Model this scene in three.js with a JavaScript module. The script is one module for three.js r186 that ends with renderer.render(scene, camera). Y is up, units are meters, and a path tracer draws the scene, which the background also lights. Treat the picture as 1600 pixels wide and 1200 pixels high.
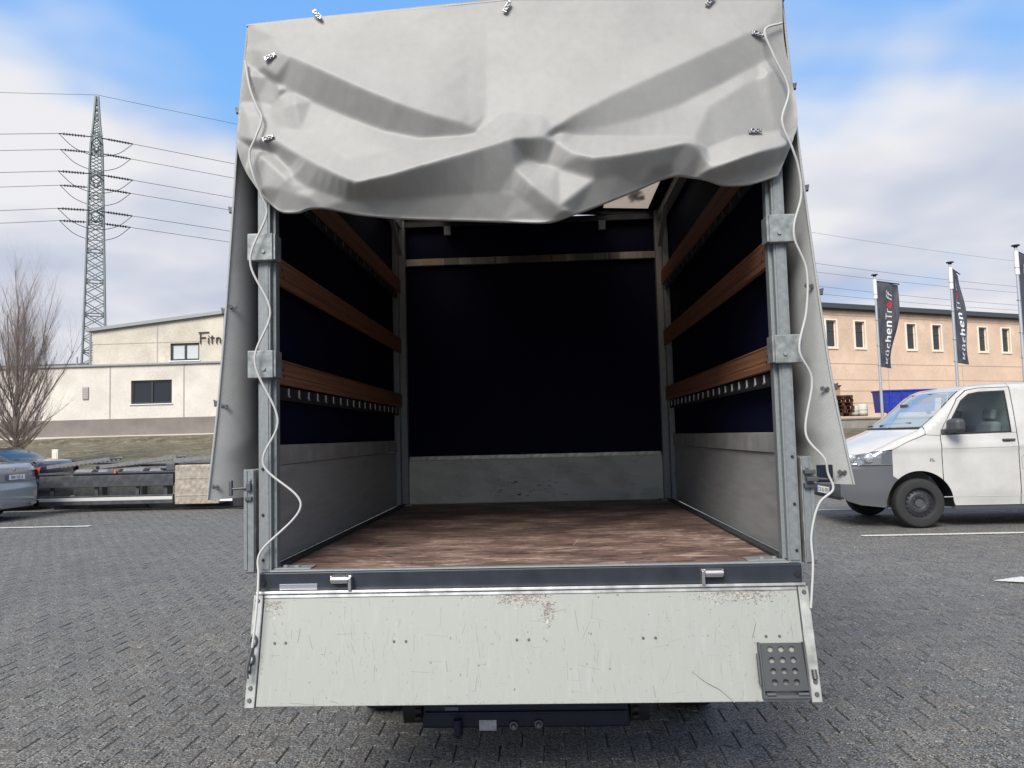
import * as THREE from 'three';
import { mergeGeometries } from 'three/addons/utils/BufferGeometryUtils.js';
import { RoundedBoxGeometry } from 'three/addons/geometries/RoundedBoxGeometry.js';
import { ImprovedNoise } from 'three/addons/math/ImprovedNoise.js';

// ------------------------------------------------------------------ camera, sky, sun, exposure
const scene = new THREE.Scene();
const D2R = Math.PI / 180;
const camera = new THREE.PerspectiveCamera(53.05, 4 / 3, 0.05, 2500);
camera.rotation.order = 'YXZ';
camera.position.set(0.085, 1.40, 2.84);
camera.rotation.set(3.86 * D2R, 2.43 * D2R, -1.45 * D2R);
const renderer = new THREE.WebGLRenderer({ antialias: true });
renderer.toneMapping = THREE.LinearToneMapping;
renderer.toneMappingExposure = 1.2;
renderer.shadowMap.enabled = true;

function rng(seed) { let a = seed >>> 0; return () => { a = (a + 0x6D2B79F5) | 0; let t = Math.imul(a ^ (a >>> 15), 1 | a); t = (t + Math.imul(t ^ (t >>> 7), 61 | t)) ^ t; return ((t ^ (t >>> 14)) >>> 0) / 4294967296; }; }
const perlin = new ImprovedNoise();
const fbm = (x, y, z, n) => { let s = 0, a = 0.5; for (let i = 0; i < n; i++) { s += a * perlin.noise(x, y, z); x *= 2.03; y *= 2.03; z *= 2.03; a *= 0.5; } return s; };
const clamp = (x, a = 0, b = 1) => Math.min(b, Math.max(a, x));
const sstep = (a, b, x) => { const t = clamp((x - a) / (b - a)); return t * t * (3 - 2 * t); };
const lerp = (a, b, t) => a + (b - a) * t;

{ // partly cloudy winter sky: clear blue overhead, cloud banks and pale haze lower down
  const W = 1536, H = 768, data = new Float32Array(W * H * 4);
  for (let j = 0; j < H; j++) {
    const el = ((j + 0.5) / H - 0.5) * Math.PI, sy = Math.sin(el), cy = Math.cos(el);
    for (let i = 0; i < W; i++) {
      const az = ((i + 0.5) / W - 0.5) * 2 * Math.PI, dx = Math.cos(az) * cy, dz = Math.sin(az) * cy, k = (j * W + i) * 4;
      let c;
      if (sy < -0.02) c = [0.33, 0.33, 0.34];
      else {
        const yy = Math.max(sy, 0) + 0.16, px = dx / yy, pz = dz / yy;
        const n1 = fbm(px * 0.8 + 58.74, pz * 0.8 + 52.42, 30.86, 5), n2 = fbm(px * 1.1 - 3.2, pz * 1.1 + 7.9, 9.1, 5), n3 = fbm(px * 0.4 + 117.48, pz * 0.4 - 52.42, 33.86, 3);
        const e = Math.max(el, 0);
        const cover = sstep(-0.12, 0.21, n1 + n3 * 0.8 + (0.36 - Math.min(e, 0.5)) * 0.9 + 0.34 * sstep(0.6, 0.95, e) + 0.05);
        const t = sstep(0.05, 0.75, e), blue = [lerp(0.27, 0.18, t), lerp(0.57, 0.43, t), lerp(1.0, 0.93, t)];
        const lit = clamp(0.5 + n2 * 2.0 + n1 * 0.7);
        const cloud = [lerp(0.46, 0.85, lit), lerp(0.52, 0.85, lit), lerp(0.68, 0.88, lit)];
        c = blue.map((b, q) => lerp(b, cloud[q], cover));
        const haze = sstep(0.22, 0.0, e) * 0.45; c = c.map((v, q) => lerp(v, [0.68, 0.70, 0.76][q], haze));
      }
      for (let q = 0; q < 3; q++) data[k + q] = c[q] * 0.84; data[k + 3] = 1;
    }
  }
  const sky = new THREE.DataTexture(data, W, H, THREE.RGBAFormat, THREE.FloatType);
  sky.mapping = THREE.EquirectangularReflectionMapping; sky.magFilter = THREE.LinearFilter; sky.minFilter = THREE.LinearFilter; sky.needsUpdate = true;
  scene.background = sky; scene.environment = sky;
}
const sun = new THREE.DirectionalLight(new THREE.Color(1.0, 0.955, 0.89), 4.1);   // sun veiled by thin cloud, high behind the photographer's left shoulder
sun.position.set(-0.25 * 60, 0.67 * 60, 0.70 * 60); sun.target.position.set(0, 0, -10);
sun.position.z -= 10;
sun.castShadow = true; sun.shadow.radius = 56; sun.shadow.mapSize.set(2048, 2048);
Object.assign(sun.shadow.camera, { left: -40, right: 40, top: 40, bottom: -40, near: 1, far: 200 });
scene.add(sun, sun.target);

// ------------------------------------------------------------------ helpers
const used = new Map();
function numbered(name) { const n = used.get(name) || 0; used.set(name, n + 1); return n ? name + '_' + String(n).padStart(3, '0') : name; }
function thing(name, label, category, pos = [0, 0, 0], turn = 0, group) {
  const o = new THREE.Group(); o.name = numbered(name); o.position.set(...pos); o.rotation.y = turn;
  o.userData = { label, category }; if (group) o.userData.group = group; scene.add(o); return o;
}
function part(name, geo, mat, parent, label) {
  const m = new THREE.Mesh(Array.isArray(geo) ? join(geo) : geo, mat); m.name = name; m.castShadow = m.receiveShadow = true;
  if (label) m.userData.label = label; (parent || scene).add(m); return m;
}
function solo(name, geo, mat, label, category, group) { const m = part(numbered(name), geo, mat, scene, label); m.userData.category = category; if (group) m.userData.group = group; return m; }
function structure(name, geo, mat) { const m = part(numbered(name), geo, mat, scene); m.userData.kind = 'structure'; return m; }
function join(list) {
  const gs = list.map((g) => { const c = g.index ? g.toNonIndexed() : g.clone(); for (const k of Object.keys(c.attributes)) if (!['position', 'normal', 'uv'].includes(k)) c.deleteAttribute(k); if (!c.attributes.uv) c.setAttribute('uv', new THREE.BufferAttribute(new Float32Array(c.attributes.position.count * 2), 2)); return c; });
  return mergeGeometries(gs);
}
// box by its limits, with small chamfered edges, uv in metres
function box(x0, x1, y0, y1, z0, z1, r = 0.003) {
  const w = x1 - x0, h = y1 - y0, d = z1 - z0; r = Math.min(r, w * 0.45, h * 0.45, d * 0.45);
  const g = r > 0 ? new RoundedBoxGeometry(w, h, d, 1, r) : new THREE.BoxGeometry(w, h, d);
  g.translate((x0 + x1) / 2, (y0 + y1) / 2, (z0 + z1) / 2); return uvBox(g);
}
function uvBox(g) { // uv in metres from the dominant direction of each face
  if (g.index) g = g.toNonIndexed();
  const p = g.attributes.position, n = p.count, uv = new Float32Array(n * 2), a = new THREE.Vector3(), b = new THREE.Vector3(), c = new THREE.Vector3();
  for (let i = 0; i < n; i += 3) {
    a.fromBufferAttribute(p, i); b.fromBufferAttribute(p, i + 1); c.fromBufferAttribute(p, i + 2);
    const f = b.clone().sub(a).cross(c.clone().sub(a)), ax = Math.abs(f.x), ay = Math.abs(f.y), az = Math.abs(f.z);
    for (let j = 0; j < 3; j++) { const v = [a, b, c][j], k = (i + j) * 2; if (ax >= ay && ax >= az) { uv[k] = v.z; uv[k + 1] = v.y; } else if (ay >= az) { uv[k] = v.x; uv[k + 1] = v.z; } else { uv[k] = v.x; uv[k + 1] = v.y; } }
  }
  g.setAttribute('uv', new THREE.BufferAttribute(uv, 2)); return g;
}
function rod(a, b, r, r2 = r, seg = 8, open = false) { // straight tapered bar
  const A = new THREE.Vector3(...a), B = new THREE.Vector3(...b), L = A.distanceTo(B);
  const g = new THREE.CylinderGeometry(r2, r, L, seg, 1, open); g.translate(0, L / 2, 0);
  g.applyQuaternion(new THREE.Quaternion().setFromUnitVectors(new THREE.Vector3(0, 1, 0), B.sub(A).normalize())); g.translate(...a); return g;
}
function bar(a, b, w, h = w) { // straight square bar
  const A = new THREE.Vector3(...a), B = new THREE.Vector3(...b), L = A.distanceTo(B), g = new THREE.BoxGeometry(w, L, h); g.translate(0, L / 2, 0);
  g.applyQuaternion(new THREE.Quaternion().setFromUnitVectors(new THREE.Vector3(0, 1, 0), B.sub(A).normalize())); g.translate(...a); return g;
}
const V3 = (p) => new THREE.Vector3(...p);
const tube = (pts, r, n = 120, s = 8) => new THREE.TubeGeometry(new THREE.CatmullRomCurve3(pts.map(V3), false, 'centripetal'), n, r, s, false);
function extrude(pts, depth, holes = [], bevel = 0) { // outline in x, y extruded along +z
  const sh = new THREE.Shape(pts.map((p) => new THREE.Vector2(...p)));
  for (const h of holes) sh.holes.push(new THREE.Path(h.map((p) => new THREE.Vector2(...p))));
  return new THREE.ExtrudeGeometry(sh, { depth, bevelEnabled: bevel > 0, bevelThickness: bevel, bevelSize: bevel, bevelSegments: 1, curveSegments: 10 });
}
const ring = (cx, cy, r, n = 16) => Array.from({ length: n }, (_, i) => [cx + r * Math.cos(i / n * 2 * Math.PI), cy + r * Math.sin(i / n * 2 * Math.PI)]);
const rectPts = (x0, x1, y0, y1) => [[x0, y0], [x1, y0], [x1, y1], [x0, y1]];
// clips an outline (u, v) into small cells and lays them on a curved surface
function clipHalf(poly, axis, at, keepAbove) {
  const out = [], inside = (p) => (keepAbove ? p[axis] >= at : p[axis] <= at);
  for (let i = 0; i < poly.length; i++) {
    const a = poly[i], b = poly[(i + 1) % poly.length], ia = inside(a), ib = inside(b);
    if (ia) out.push(a);
    if (ia !== ib) { const t = (at - a[axis]) / (b[axis] - a[axis]); out.push([lerp(a[0], b[0], t), lerp(a[1], b[1], t)]); }
  }
  return out;
}
function sheet(poly, step, map, lift = 0) {
  const us = poly.map((p) => p[0]), vs = poly.map((p) => p[1]), pos = [], nor = [], uv = [], e = 1e-3;
  const u0 = Math.min(...us), u1 = Math.max(...us), v0 = Math.min(...vs), v1 = Math.max(...vs), nu = Math.max(1, Math.ceil((u1 - u0) / step)), nv = Math.max(1, Math.ceil((v1 - v0) / step));
  const A = new THREE.Vector3(), B = new THREE.Vector3(), C = new THREE.Vector3();
  const normal = (u, v) => { A.set(...map(u + e, v)).sub(B.set(...map(u - e, v))); B.set(...map(u, v + e)).sub(C.set(...map(u, v - e))); return A.clone().cross(B).normalize(); };
  for (let i = 0; i < nu; i++) {
    let strip = clipHalf(clipHalf(poly, 0, lerp(u0, u1, i / nu), true), 0, lerp(u0, u1, (i + 1) / nu), false); if (strip.length < 3) continue;
    for (let j = 0; j < nv; j++) {
      const cell = clipHalf(clipHalf(strip, 1, lerp(v0, v1, j / nv), true), 1, lerp(v0, v1, (j + 1) / nv), false); if (cell.length < 3) continue;
      const tri = THREE.ShapeUtils.triangulateShape(cell.map((p) => new THREE.Vector2(...p)), []);
      for (const t of tri) {
        const P = t.map((k) => V3(map(...cell[k]))), N = t.map((k) => normal(...cell[k]));
        const f = P[1].clone().sub(P[0]).cross(P[2].clone().sub(P[0])); if (f.lengthSq() < 1e-14) continue;
        const order = f.dot(N[0]) < 0 ? [0, 2, 1] : [0, 1, 2];
        for (const k of order) { const q = P[k].clone().addScaledVector(N[k], lift); pos.push(q.x, q.y, q.z); nor.push(N[k].x, N[k].y, N[k].z); uv.push(...cell[t[k]]); }
      }
    }
  }
  const g = new THREE.BufferGeometry();
  g.setAttribute('position', new THREE.Float32BufferAttribute(pos, 3)); g.setAttribute('normal', new THREE.Float32BufferAttribute(nor, 3)); g.setAttribute('uv', new THREE.Float32BufferAttribute(uv, 2)); return g;
}
function gridGeo(nu, nv, fn, uvs = 1) { // fn(u, v) -> [x, y, z]
  const pos = [], uv = [], idx = [];
  for (let j = 0; j <= nv; j++) for (let i = 0; i <= nu; i++) { const p = fn(i / nu, j / nv); pos.push(p[0], p[1], p[2]); uv.push(p[3] ?? i / nu * uvs, p[4] ?? j / nv * uvs); }
  for (let j = 0; j < nv; j++) for (let i = 0; i < nu; i++) { const a = j * (nu + 1) + i, b = a + 1, c = a + nu + 1, d = c + 1; idx.push(a, c, b, b, c, d); }
  const g = new THREE.BufferGeometry(); g.setAttribute('position', new THREE.Float32BufferAttribute(pos, 3)); g.setAttribute('uv', new THREE.Float32BufferAttribute(uv, 2)); g.setIndex(idx); g.computeVertexNormals(); return g;
}

// ------------------------------------------------------------------ textures and materials
function canvasTex(w, h, draw, rep = [1, 1], srgb = true) {
  const c = document.createElement('canvas'); c.width = w; c.height = h; draw(c.getContext('2d'), w, h);
  const t = new THREE.CanvasTexture(c); t.wrapS = t.wrapT = THREE.RepeatWrapping; t.repeat.set(...rep); if (srgb) t.colorSpace = THREE.SRGBColorSpace; return t;
}
function noiseTex(size, fn, rep = [1, 1], srgb = true) { // fn(u, v) -> [r, g, b] of 0..255, repeats without seams when fn does
  const d = new Uint8Array(size * size * 4);
  for (let j = 0; j < size; j++) for (let i = 0; i < size; i++) { const c = fn(i / size, j / size), k = (j * size + i) * 4; d[k] = clamp(c[0], 0, 255); d[k + 1] = clamp(c[1], 0, 255); d[k + 2] = clamp(c[2], 0, 255); d[k + 3] = 255; }
  const t = new THREE.DataTexture(d, size, size); t.wrapS = t.wrapT = THREE.RepeatWrapping; t.repeat.set(...rep); t.magFilter = THREE.LinearFilter; t.minFilter = THREE.LinearFilter; if (srgb) t.colorSpace = THREE.SRGBColorSpace; t.needsUpdate = true; return t;
}
// seamless fbm on a torus-like blend
function tileFbm(u, v, f, seed, oct = 4) {
  const a = fbm(u * f, v * f, seed, oct), b = fbm((u - 1) * f, v * f, seed, oct), c = fbm(u * f, (v - 1) * f, seed, oct), d = fbm((u - 1) * f, (v - 1) * f, seed, oct);
  return lerp(lerp(a, b, u), lerp(c, d, u), v) * 1.35;
}
const lin = (r, g, b) => new THREE.Color().setRGB(r, g, b);
const std = (color, roughness = 0.7, metalness = 0, extra = {}) => new THREE.MeshStandardMaterial({ color: Array.isArray(color) ? lin(...color) : color, roughness, metalness, side: THREE.DoubleSide, ...extra });
const phys = (color, roughness, extra = {}) => new THREE.MeshPhysicalMaterial({ color: Array.isArray(color) ? lin(...color) : color, roughness, side: THREE.DoubleSide, ...extra });
const R1 = rng(41);
const grainTex = noiseTex(256, (u, v) => { const n = tileFbm(u, v, 9, 3.3, 4) * 60, s = (R1() - 0.5) * 26; const k = 225 + n + s; return [k, k, k]; }, [1, 1]);
const mottleTex = noiseTex(256, (u, v) => { const n = tileFbm(u, v, 5, 8.1, 5) * 90, s = (R1() - 0.5) * 10, k = 218 + n + s; return [k, k, k]; }, [1, 1]);
const subtleTex = noiseTex(256, (u, v) => { const k = 236 + tileFbm(u, v, 6, 4.1, 5) * 34 + (R1() - 0.5) * 8; return [k, k, k]; });
const bumpTex = noiseTex(256, (u, v) => { const k = 128 + tileFbm(u, v, 24, 1.9, 4) * 190 + (R1() - 0.5) * 60; return [k, k, k]; }, [1, 1], false);
const withRep = (t, a, b = a) => { const c = t.clone(); c.repeat.set(a, b); c.needsUpdate = true; return c; };
const M = {
  galv: std([0.26, 0.285, 0.29], 0.55, 0.35, { map: withRep(subtleTex, 9) }),
  galvDull: std([0.33, 0.35, 0.355], 0.6, 0.4, { map: withRep(subtleTex, 7) }),
  alu: std([0.68, 0.68, 0.65], 0.35, 0.8, { map: withRep(mottleTex, 3) }),
  steel: std([0.55, 0.55, 0.56], 0.3, 0.9),
  darkSteel: std([0.10, 0.105, 0.11], 0.5, 0.5),
  rubber: std([0.022, 0.022, 0.023], 0.85),
  black: std([0.012, 0.012, 0.014], 0.6),
  plastic: std([0.055, 0.058, 0.063], 0.55),
  white: std([0.75, 0.75, 0.73], 0.5),
  rope: std([0.47, 0.47, 0.45], 0.8),
  slate: std([0.032, 0.040, 0.055], 0.42, 0.1, { map: withRep(mottleTex, 2) }),
  navySteel: std([0.010, 0.018, 0.042], 0.45, 0.2, { map: withRep(mottleTex, 3) }),
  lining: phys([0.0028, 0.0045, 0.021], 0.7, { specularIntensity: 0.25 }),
  glassTint: phys([0.80, 0.88, 0.86], 0.02, { transmission: 1, thickness: 0, ior: 1.5 }),
  glassDark: phys([0.02, 0.025, 0.03], 0.05, { specularIntensity: 1 }),
};
// ------------------------------------------------------------------ ground, paving, bank
const groundTex = noiseTex(512, (u, v) => { const n = tileFbm(u, v, 14, 4.4, 5) * 70 + tileFbm(u, v, 3, 7.7, 3) * 40 + (R1() - 0.5) * 60; return [118 + n, 117 + n, 114 + n]; }, [0.5, 0.5]);
{
  const g = new THREE.PlaneGeometry(2400, 2400); g.rotateX(-Math.PI / 2); g.translate(0, -0.06, -300);
  const uv = g.attributes.uv, p = g.attributes.position; for (let i = 0; i < p.count; i++) uv.setXY(i, p.getX(i) * 0.25, p.getZ(i) * 0.25);
  structure('ground', g, std([0.5, 0.5, 0.5], 0.95, 0, { map: groundTex }));
}
const PW = 0.195, PH = 0.150;               // interlocking wavy paving stone: pitch along x and z
const speckle = noiseTex(512, (u, v) => {
  const coarse = tileFbm(u, v, 6, 2.2, 4) * 46, mid = tileFbm(u, v, 46, 6.1, 3) * 190 + tileFbm(u, v, 80, 3.3, 2) * 170, r = R1(), fine = (r - 0.5) * 70, chip = 0, w = tileFbm(u, v, 4, 12.4, 3) * 9;
  const k = 140 + coarse + mid + fine + chip; return [k + w, k, k + 2 - w];
});
const speckleBump = noiseTex(512, (u, v) => { const k = 120 + tileFbm(u, v, 46, 6.1, 3) * 200 + (R1() - 0.5) * 120; return [k, k, k]; }, [1, 1], false);
function stoneGeo(variant) { // top face, chamfer, sides; the long edges wave so that neighbours lock
  const gap = 0.0020, hw = PW / 2 - gap, a = 0.0165, hz = PH / 2 - gap, f = [1, 0.68, 0.32], e = [1, 0.9, -0.95];
  const topRow = [-f[0], -f[1], -f[2], f[2], f[1], f[0]].map((q) => [q * hw, hz + a * e[f.indexOf(Math.abs(q))]]);
  const outline = [...topRow, ...topRow.slice().reverse().map(([x, z]) => [x, -z])];
  const R = rng(900 + variant), pos = [], uv = [], c = 0.0045, ou = R() * 3, ov = R() * 3, n = outline.length, y1 = 0, y0 = -0.0045, yb = -0.03;
  const inner = outline.map(([x, z]) => [x - Math.sign(x) * c, z - Math.sign(z) * c]), jit = inner.map(() => (R() - 0.5) * 0.0016);
  const put = (...v) => { for (const [x, y, z] of v) { pos.push(x, y, z); uv.push((x + ou) * 1.9, (z + ov + y) * 1.9); } };
  const I = (i) => { i = (i + n) % n; return [inner[i][0], y1 + jit[i], inner[i][1]]; }, O = (i, y) => { i = (i + n) % n; return [outline[i][0], y, outline[i][1]]; };
  const tri = THREE.ShapeUtils.triangulateShape(inner.map((p) => new THREE.Vector2(...p)), []);
  const up = (a2, b2, c2) => { const A = V3(a2), B = V3(b2), C = V3(c2), nrm = B.clone().sub(A).cross(C.clone().sub(A)); return nrm; };
  for (const t of tri) { const [q, r, s] = t.map(I); up(q, r, s).y > 0 ? put(q, r, s) : put(q, s, r); }
  for (let i = 0; i < n; i++) { const A = I(i), B = I(i + 1), Cc = O(i, y0), Dd = O(i + 1, y0), E = O(i, yb), F = O(i + 1, yb); put(A, B, Cc, B, Dd, Cc); put(Cc, Dd, E, Dd, F, E); }
  const g = new THREE.BufferGeometry(); g.setAttribute('position', new THREE.Float32BufferAttribute(pos, 3)); g.setAttribute('uv', new THREE.Float32BufferAttribute(uv, 2)); g.computeVertexNormals();
  const nn = g.attributes.normal; if (nn.getY(0) < 0) for (let i = 0; i < nn.count; i++) nn.setXYZ(i, -nn.getX(i), -nn.getY(i), -nn.getZ(i));
  return g;
}
const yard = structure('paved_yard', (() => { // joint sand just below the stones' tops
  const g = new THREE.PlaneGeometry(110, 60); g.rotateX(-Math.PI / 2); g.translate(0, -0.0095, 10.5);
  const uv = g.attributes.uv, p = g.attributes.position; for (let i = 0; i < p.count; i++) uv.setXY(i, p.getX(i) * 0.7, p.getZ(i) * 0.7); return g;
})(), std([0.36, 0.35, 0.325], 0.95, 0, { map: groundTex }));
{
  const geos = [0, 1, 2, 3, 4].map(stoneGeo), R = rng(77);
  const tones = [[0.358, 0.352, 0.325], [0.384, 0.377, 0.349], [0.402, 0.391, 0.355], [0.414, 0.405, 0.369], [0.425, 0.417, 0.376], [0.44, 0.421, 0.376], [0.455, 0.442, 0.399], [0.481, 0.468, 0.416]];
  const stoneMat = (t) => std(t, 0.72, 0, { map: speckle, bumpMap: speckleBump, bumpScale: 0.0022 });
  const mats = tones.map(stoneMat);
  const cam = new THREE.Vector3(0.085, 1.4, 2.84), spots = [];
  camera.updateMatrixWorld(); camera.aspect = 4 / 3; camera.updateProjectionMatrix(); const pv = new THREE.Matrix4().multiplyMatrices(camera.projectionMatrix, camera.matrixWorld.clone().invert()), q = new THREE.Vector3();
  for (let r = -107; r <= 40; r++) {
    const z = r * PH + 0.085, reach = z < -4 ? 20 : z < 1 ? 9 : 6, off = (r & 1) ? PW / 2 : 0;
    for (let c = Math.ceil(-reach / PW); c <= reach / PW; c++) {
      const x = c * PW + off + 0.045 + 0.012 * Math.sin(z * 1.7) + (R() - 0.5) * 0.004, zz = z + (R() - 0.5) * 0.003 + 0.010 * Math.sin(x * 1.3);
      const sink = fbm(x * 0.45, zz * 0.45, 3.1, 2) * 0.012 + (R() - 0.5) * 0.0045;
      q.set(x, 0, zz).applyMatrix4(pv); const seen = Math.abs(q.x) < 1.05 && Math.abs(q.y) < 1.05 && q.z < 1 && !(Math.abs(x) < 1.0 && zz < -1.3) && !(zz < -1.3 && Math.abs(q.x) < 0.5);
      spots.push({ x, z: zz, y: sink - 0.004, ry: (R() - 0.5) * 0.03, rx: (R() - 0.5) * 0.014, rz: (R() - 0.5) * 0.014, g: Math.floor(R() * 5), t: Math.floor(clamp(R() * 0.75 + 0.125 + fbm(x * 0.5, zz * 0.5, 8.8, 3) * 0.5, 0, 0.999) * 8), seen, d: cam.distanceToSquared(new THREE.Vector3(x, 0, zz)) });
    }
  }
  const near = spots.filter((s) => s.seen).sort((a, b) => a.d - b.d).slice(0, 300), set = new Set(near);
  near.forEach((s, i) => { const m = part(i ? 'paving_stone_' + String(i).padStart(3, '0') : 'paving_stone', geos[s.g], mats[s.t], yard); m.position.set(s.x, s.y, s.z); m.rotation.set(s.rx, s.ry + (s.t & 1 ? Math.PI : 0), s.rz); });
  const base = stoneMat([1, 1, 1]), o = new THREE.Object3D(), col = new THREE.Color();
  for (let k = 0; k < 5; k++) {
    const rest = spots.filter((s) => !set.has(s) && s.g === k), im = new THREE.InstancedMesh(geos[k], base, rest.length);
    im.name = k ? 'paving_stone_field_' + String(k).padStart(3, '0') : 'paving_stone_field'; im.userData.kind = 'stuff'; im.castShadow = im.receiveShadow = true;
    rest.forEach((s, i) => { o.position.set(s.x, s.y, s.z); o.rotation.set(s.rx, s.ry + (s.t & 1 ? Math.PI : 0), s.rz); o.updateMatrix(); im.setMatrixAt(i, o.matrix); im.setColorAt(i, col.setRGB(...tones[s.t])); });
    yard.add(im);
  }
}
{ // painted bay lines: worn white paint on the stones
  const wear = noiseTex(256, (u, v) => { const k = 238 + tileFbm(u, v, 22, 5.2, 4) * 120 + (R1() - 0.5) * 30; return [k, k, k * 0.985]; });
  const paint = std([0.66, 0.66, 0.64], 0.8, 0, { map: withRep(wear, 2) });
  const strip = (x0, x1, z, w) => box(x0, x1, 0.007, 0.0115, z - w / 2, z + w / 2, 0);
  structure('bay_marking', strip(4.1, 9.6, -7.34, 0.085), paint);
  structure('bay_marking', strip(3.0, 9.6, -10.62, 0.085), paint);
  structure('bay_marking', strip(-13.6, -7.95, -10.48, 0.09), paint);
  structure('bay_marking', strip(-13.6, -10.9, -13.75, 0.09), paint);
  const arrow = extrude([[4.03, 4.29], [4.36, 4.14], [4.36, 4.245], [5.3, 4.245], [5.3, 4.345], [4.36, 4.345], [4.36, 4.44]], 0.0045); arrow.rotateX(-Math.PI / 2); arrow.translate(0, 0.007, 0); // x, z are mirrored by the turn
  structure('arrow_marking', uvBox(arrow), paint);
}
{ // bank of rough winter grass rising behind the yard to the level of the buildings
  const bankTex = noiseTex(512, (u, v) => { const a = tileFbm(u, v, 8, 1.1, 5), b = tileFbm(u, v, 40, 9.4, 3), s = (R1() - 0.5) * 50, k = 128 + a * 70 + b * 60 + s; return [k + 12, k + 4 + a * 12, k - 18 - a * 10]; });
  const h = (x, z) => { const d = -z; return -0.05 + 1.42 * sstep(15.9, 30.5, d) + 0.46 * sstep(30.2, 32.4, d) + 0.10 * fbm(x * 0.3, z * 0.3, 6.6, 3) * sstep(17, 22, d); };
  const g = gridGeo(160, 60, (u, v) => { const x = lerp(-130, 130, u), z = lerp(-15.8, -75, v * v * 0.6 + v * 0.4); return [x, h(x, z), z, x * 0.22, z * 0.22]; });
  structure('grass_bank', g, std([0.52, 0.52, 0.50], 0.95, 0, { map: bankTex, bumpMap: withRep(bumpTex, 3), bumpScale: 0.05 }));
}
const FLAP_TOP=[[-1.013,3.003,0.030],[-0.858,3.013,0.030],[-0.684,3.022,0.030],[-0.487,3.032,0.030],[-0.241,3.045,0.030],[0.003,3.055,0.030],[0.245,3.044,0.030],[0.484,3.031,0.030],[0.746,3.015,0.030],[1.010,2.999,0.030]];
const FLAP_LEFT=[[-1.013,3.003,0.030],[-1.018,2.922,0.030],[-1.026,2.859,0.030],[-1.043,2.696,0.030],[-1.052,2.555,0.040],[-1.045,2.493,0.050],[-1.020,2.422,0.040],[-0.972,2.344,0.030]];
const FLAP_RIGHT=[[1.010,2.999,0.030],[1.008,2.898,0.030],[1.011,2.824,0.030],[1.032,2.676,0.030],[1.039,2.513,0.040],[1.023,2.466,0.040],[0.987,2.383,0.040],[0.962,2.328,0.030]];
const FLAP_BOTTOM=[[-0.972,2.344,0.030],[-0.920,2.287,0.040],[-0.880,2.258,0.050],[-0.816,2.251,0.060],[-0.772,2.261,0.070],[-0.714,2.258,0.080],[-0.582,2.227,0.085],[-0.439,2.206,0.090],[-0.250,2.192,0.090],[-0.063,2.178,0.095],[0.122,2.165,0.110],[0.216,2.195,0.100],[0.333,2.236,0.095],[0.450,2.281,0.090],[0.547,2.321,0.070],[0.590,2.325,0.090],[0.651,2.320,0.070],[0.758,2.296,0.050],[0.853,2.298,0.040],[0.962,2.328,0.030]];
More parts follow.
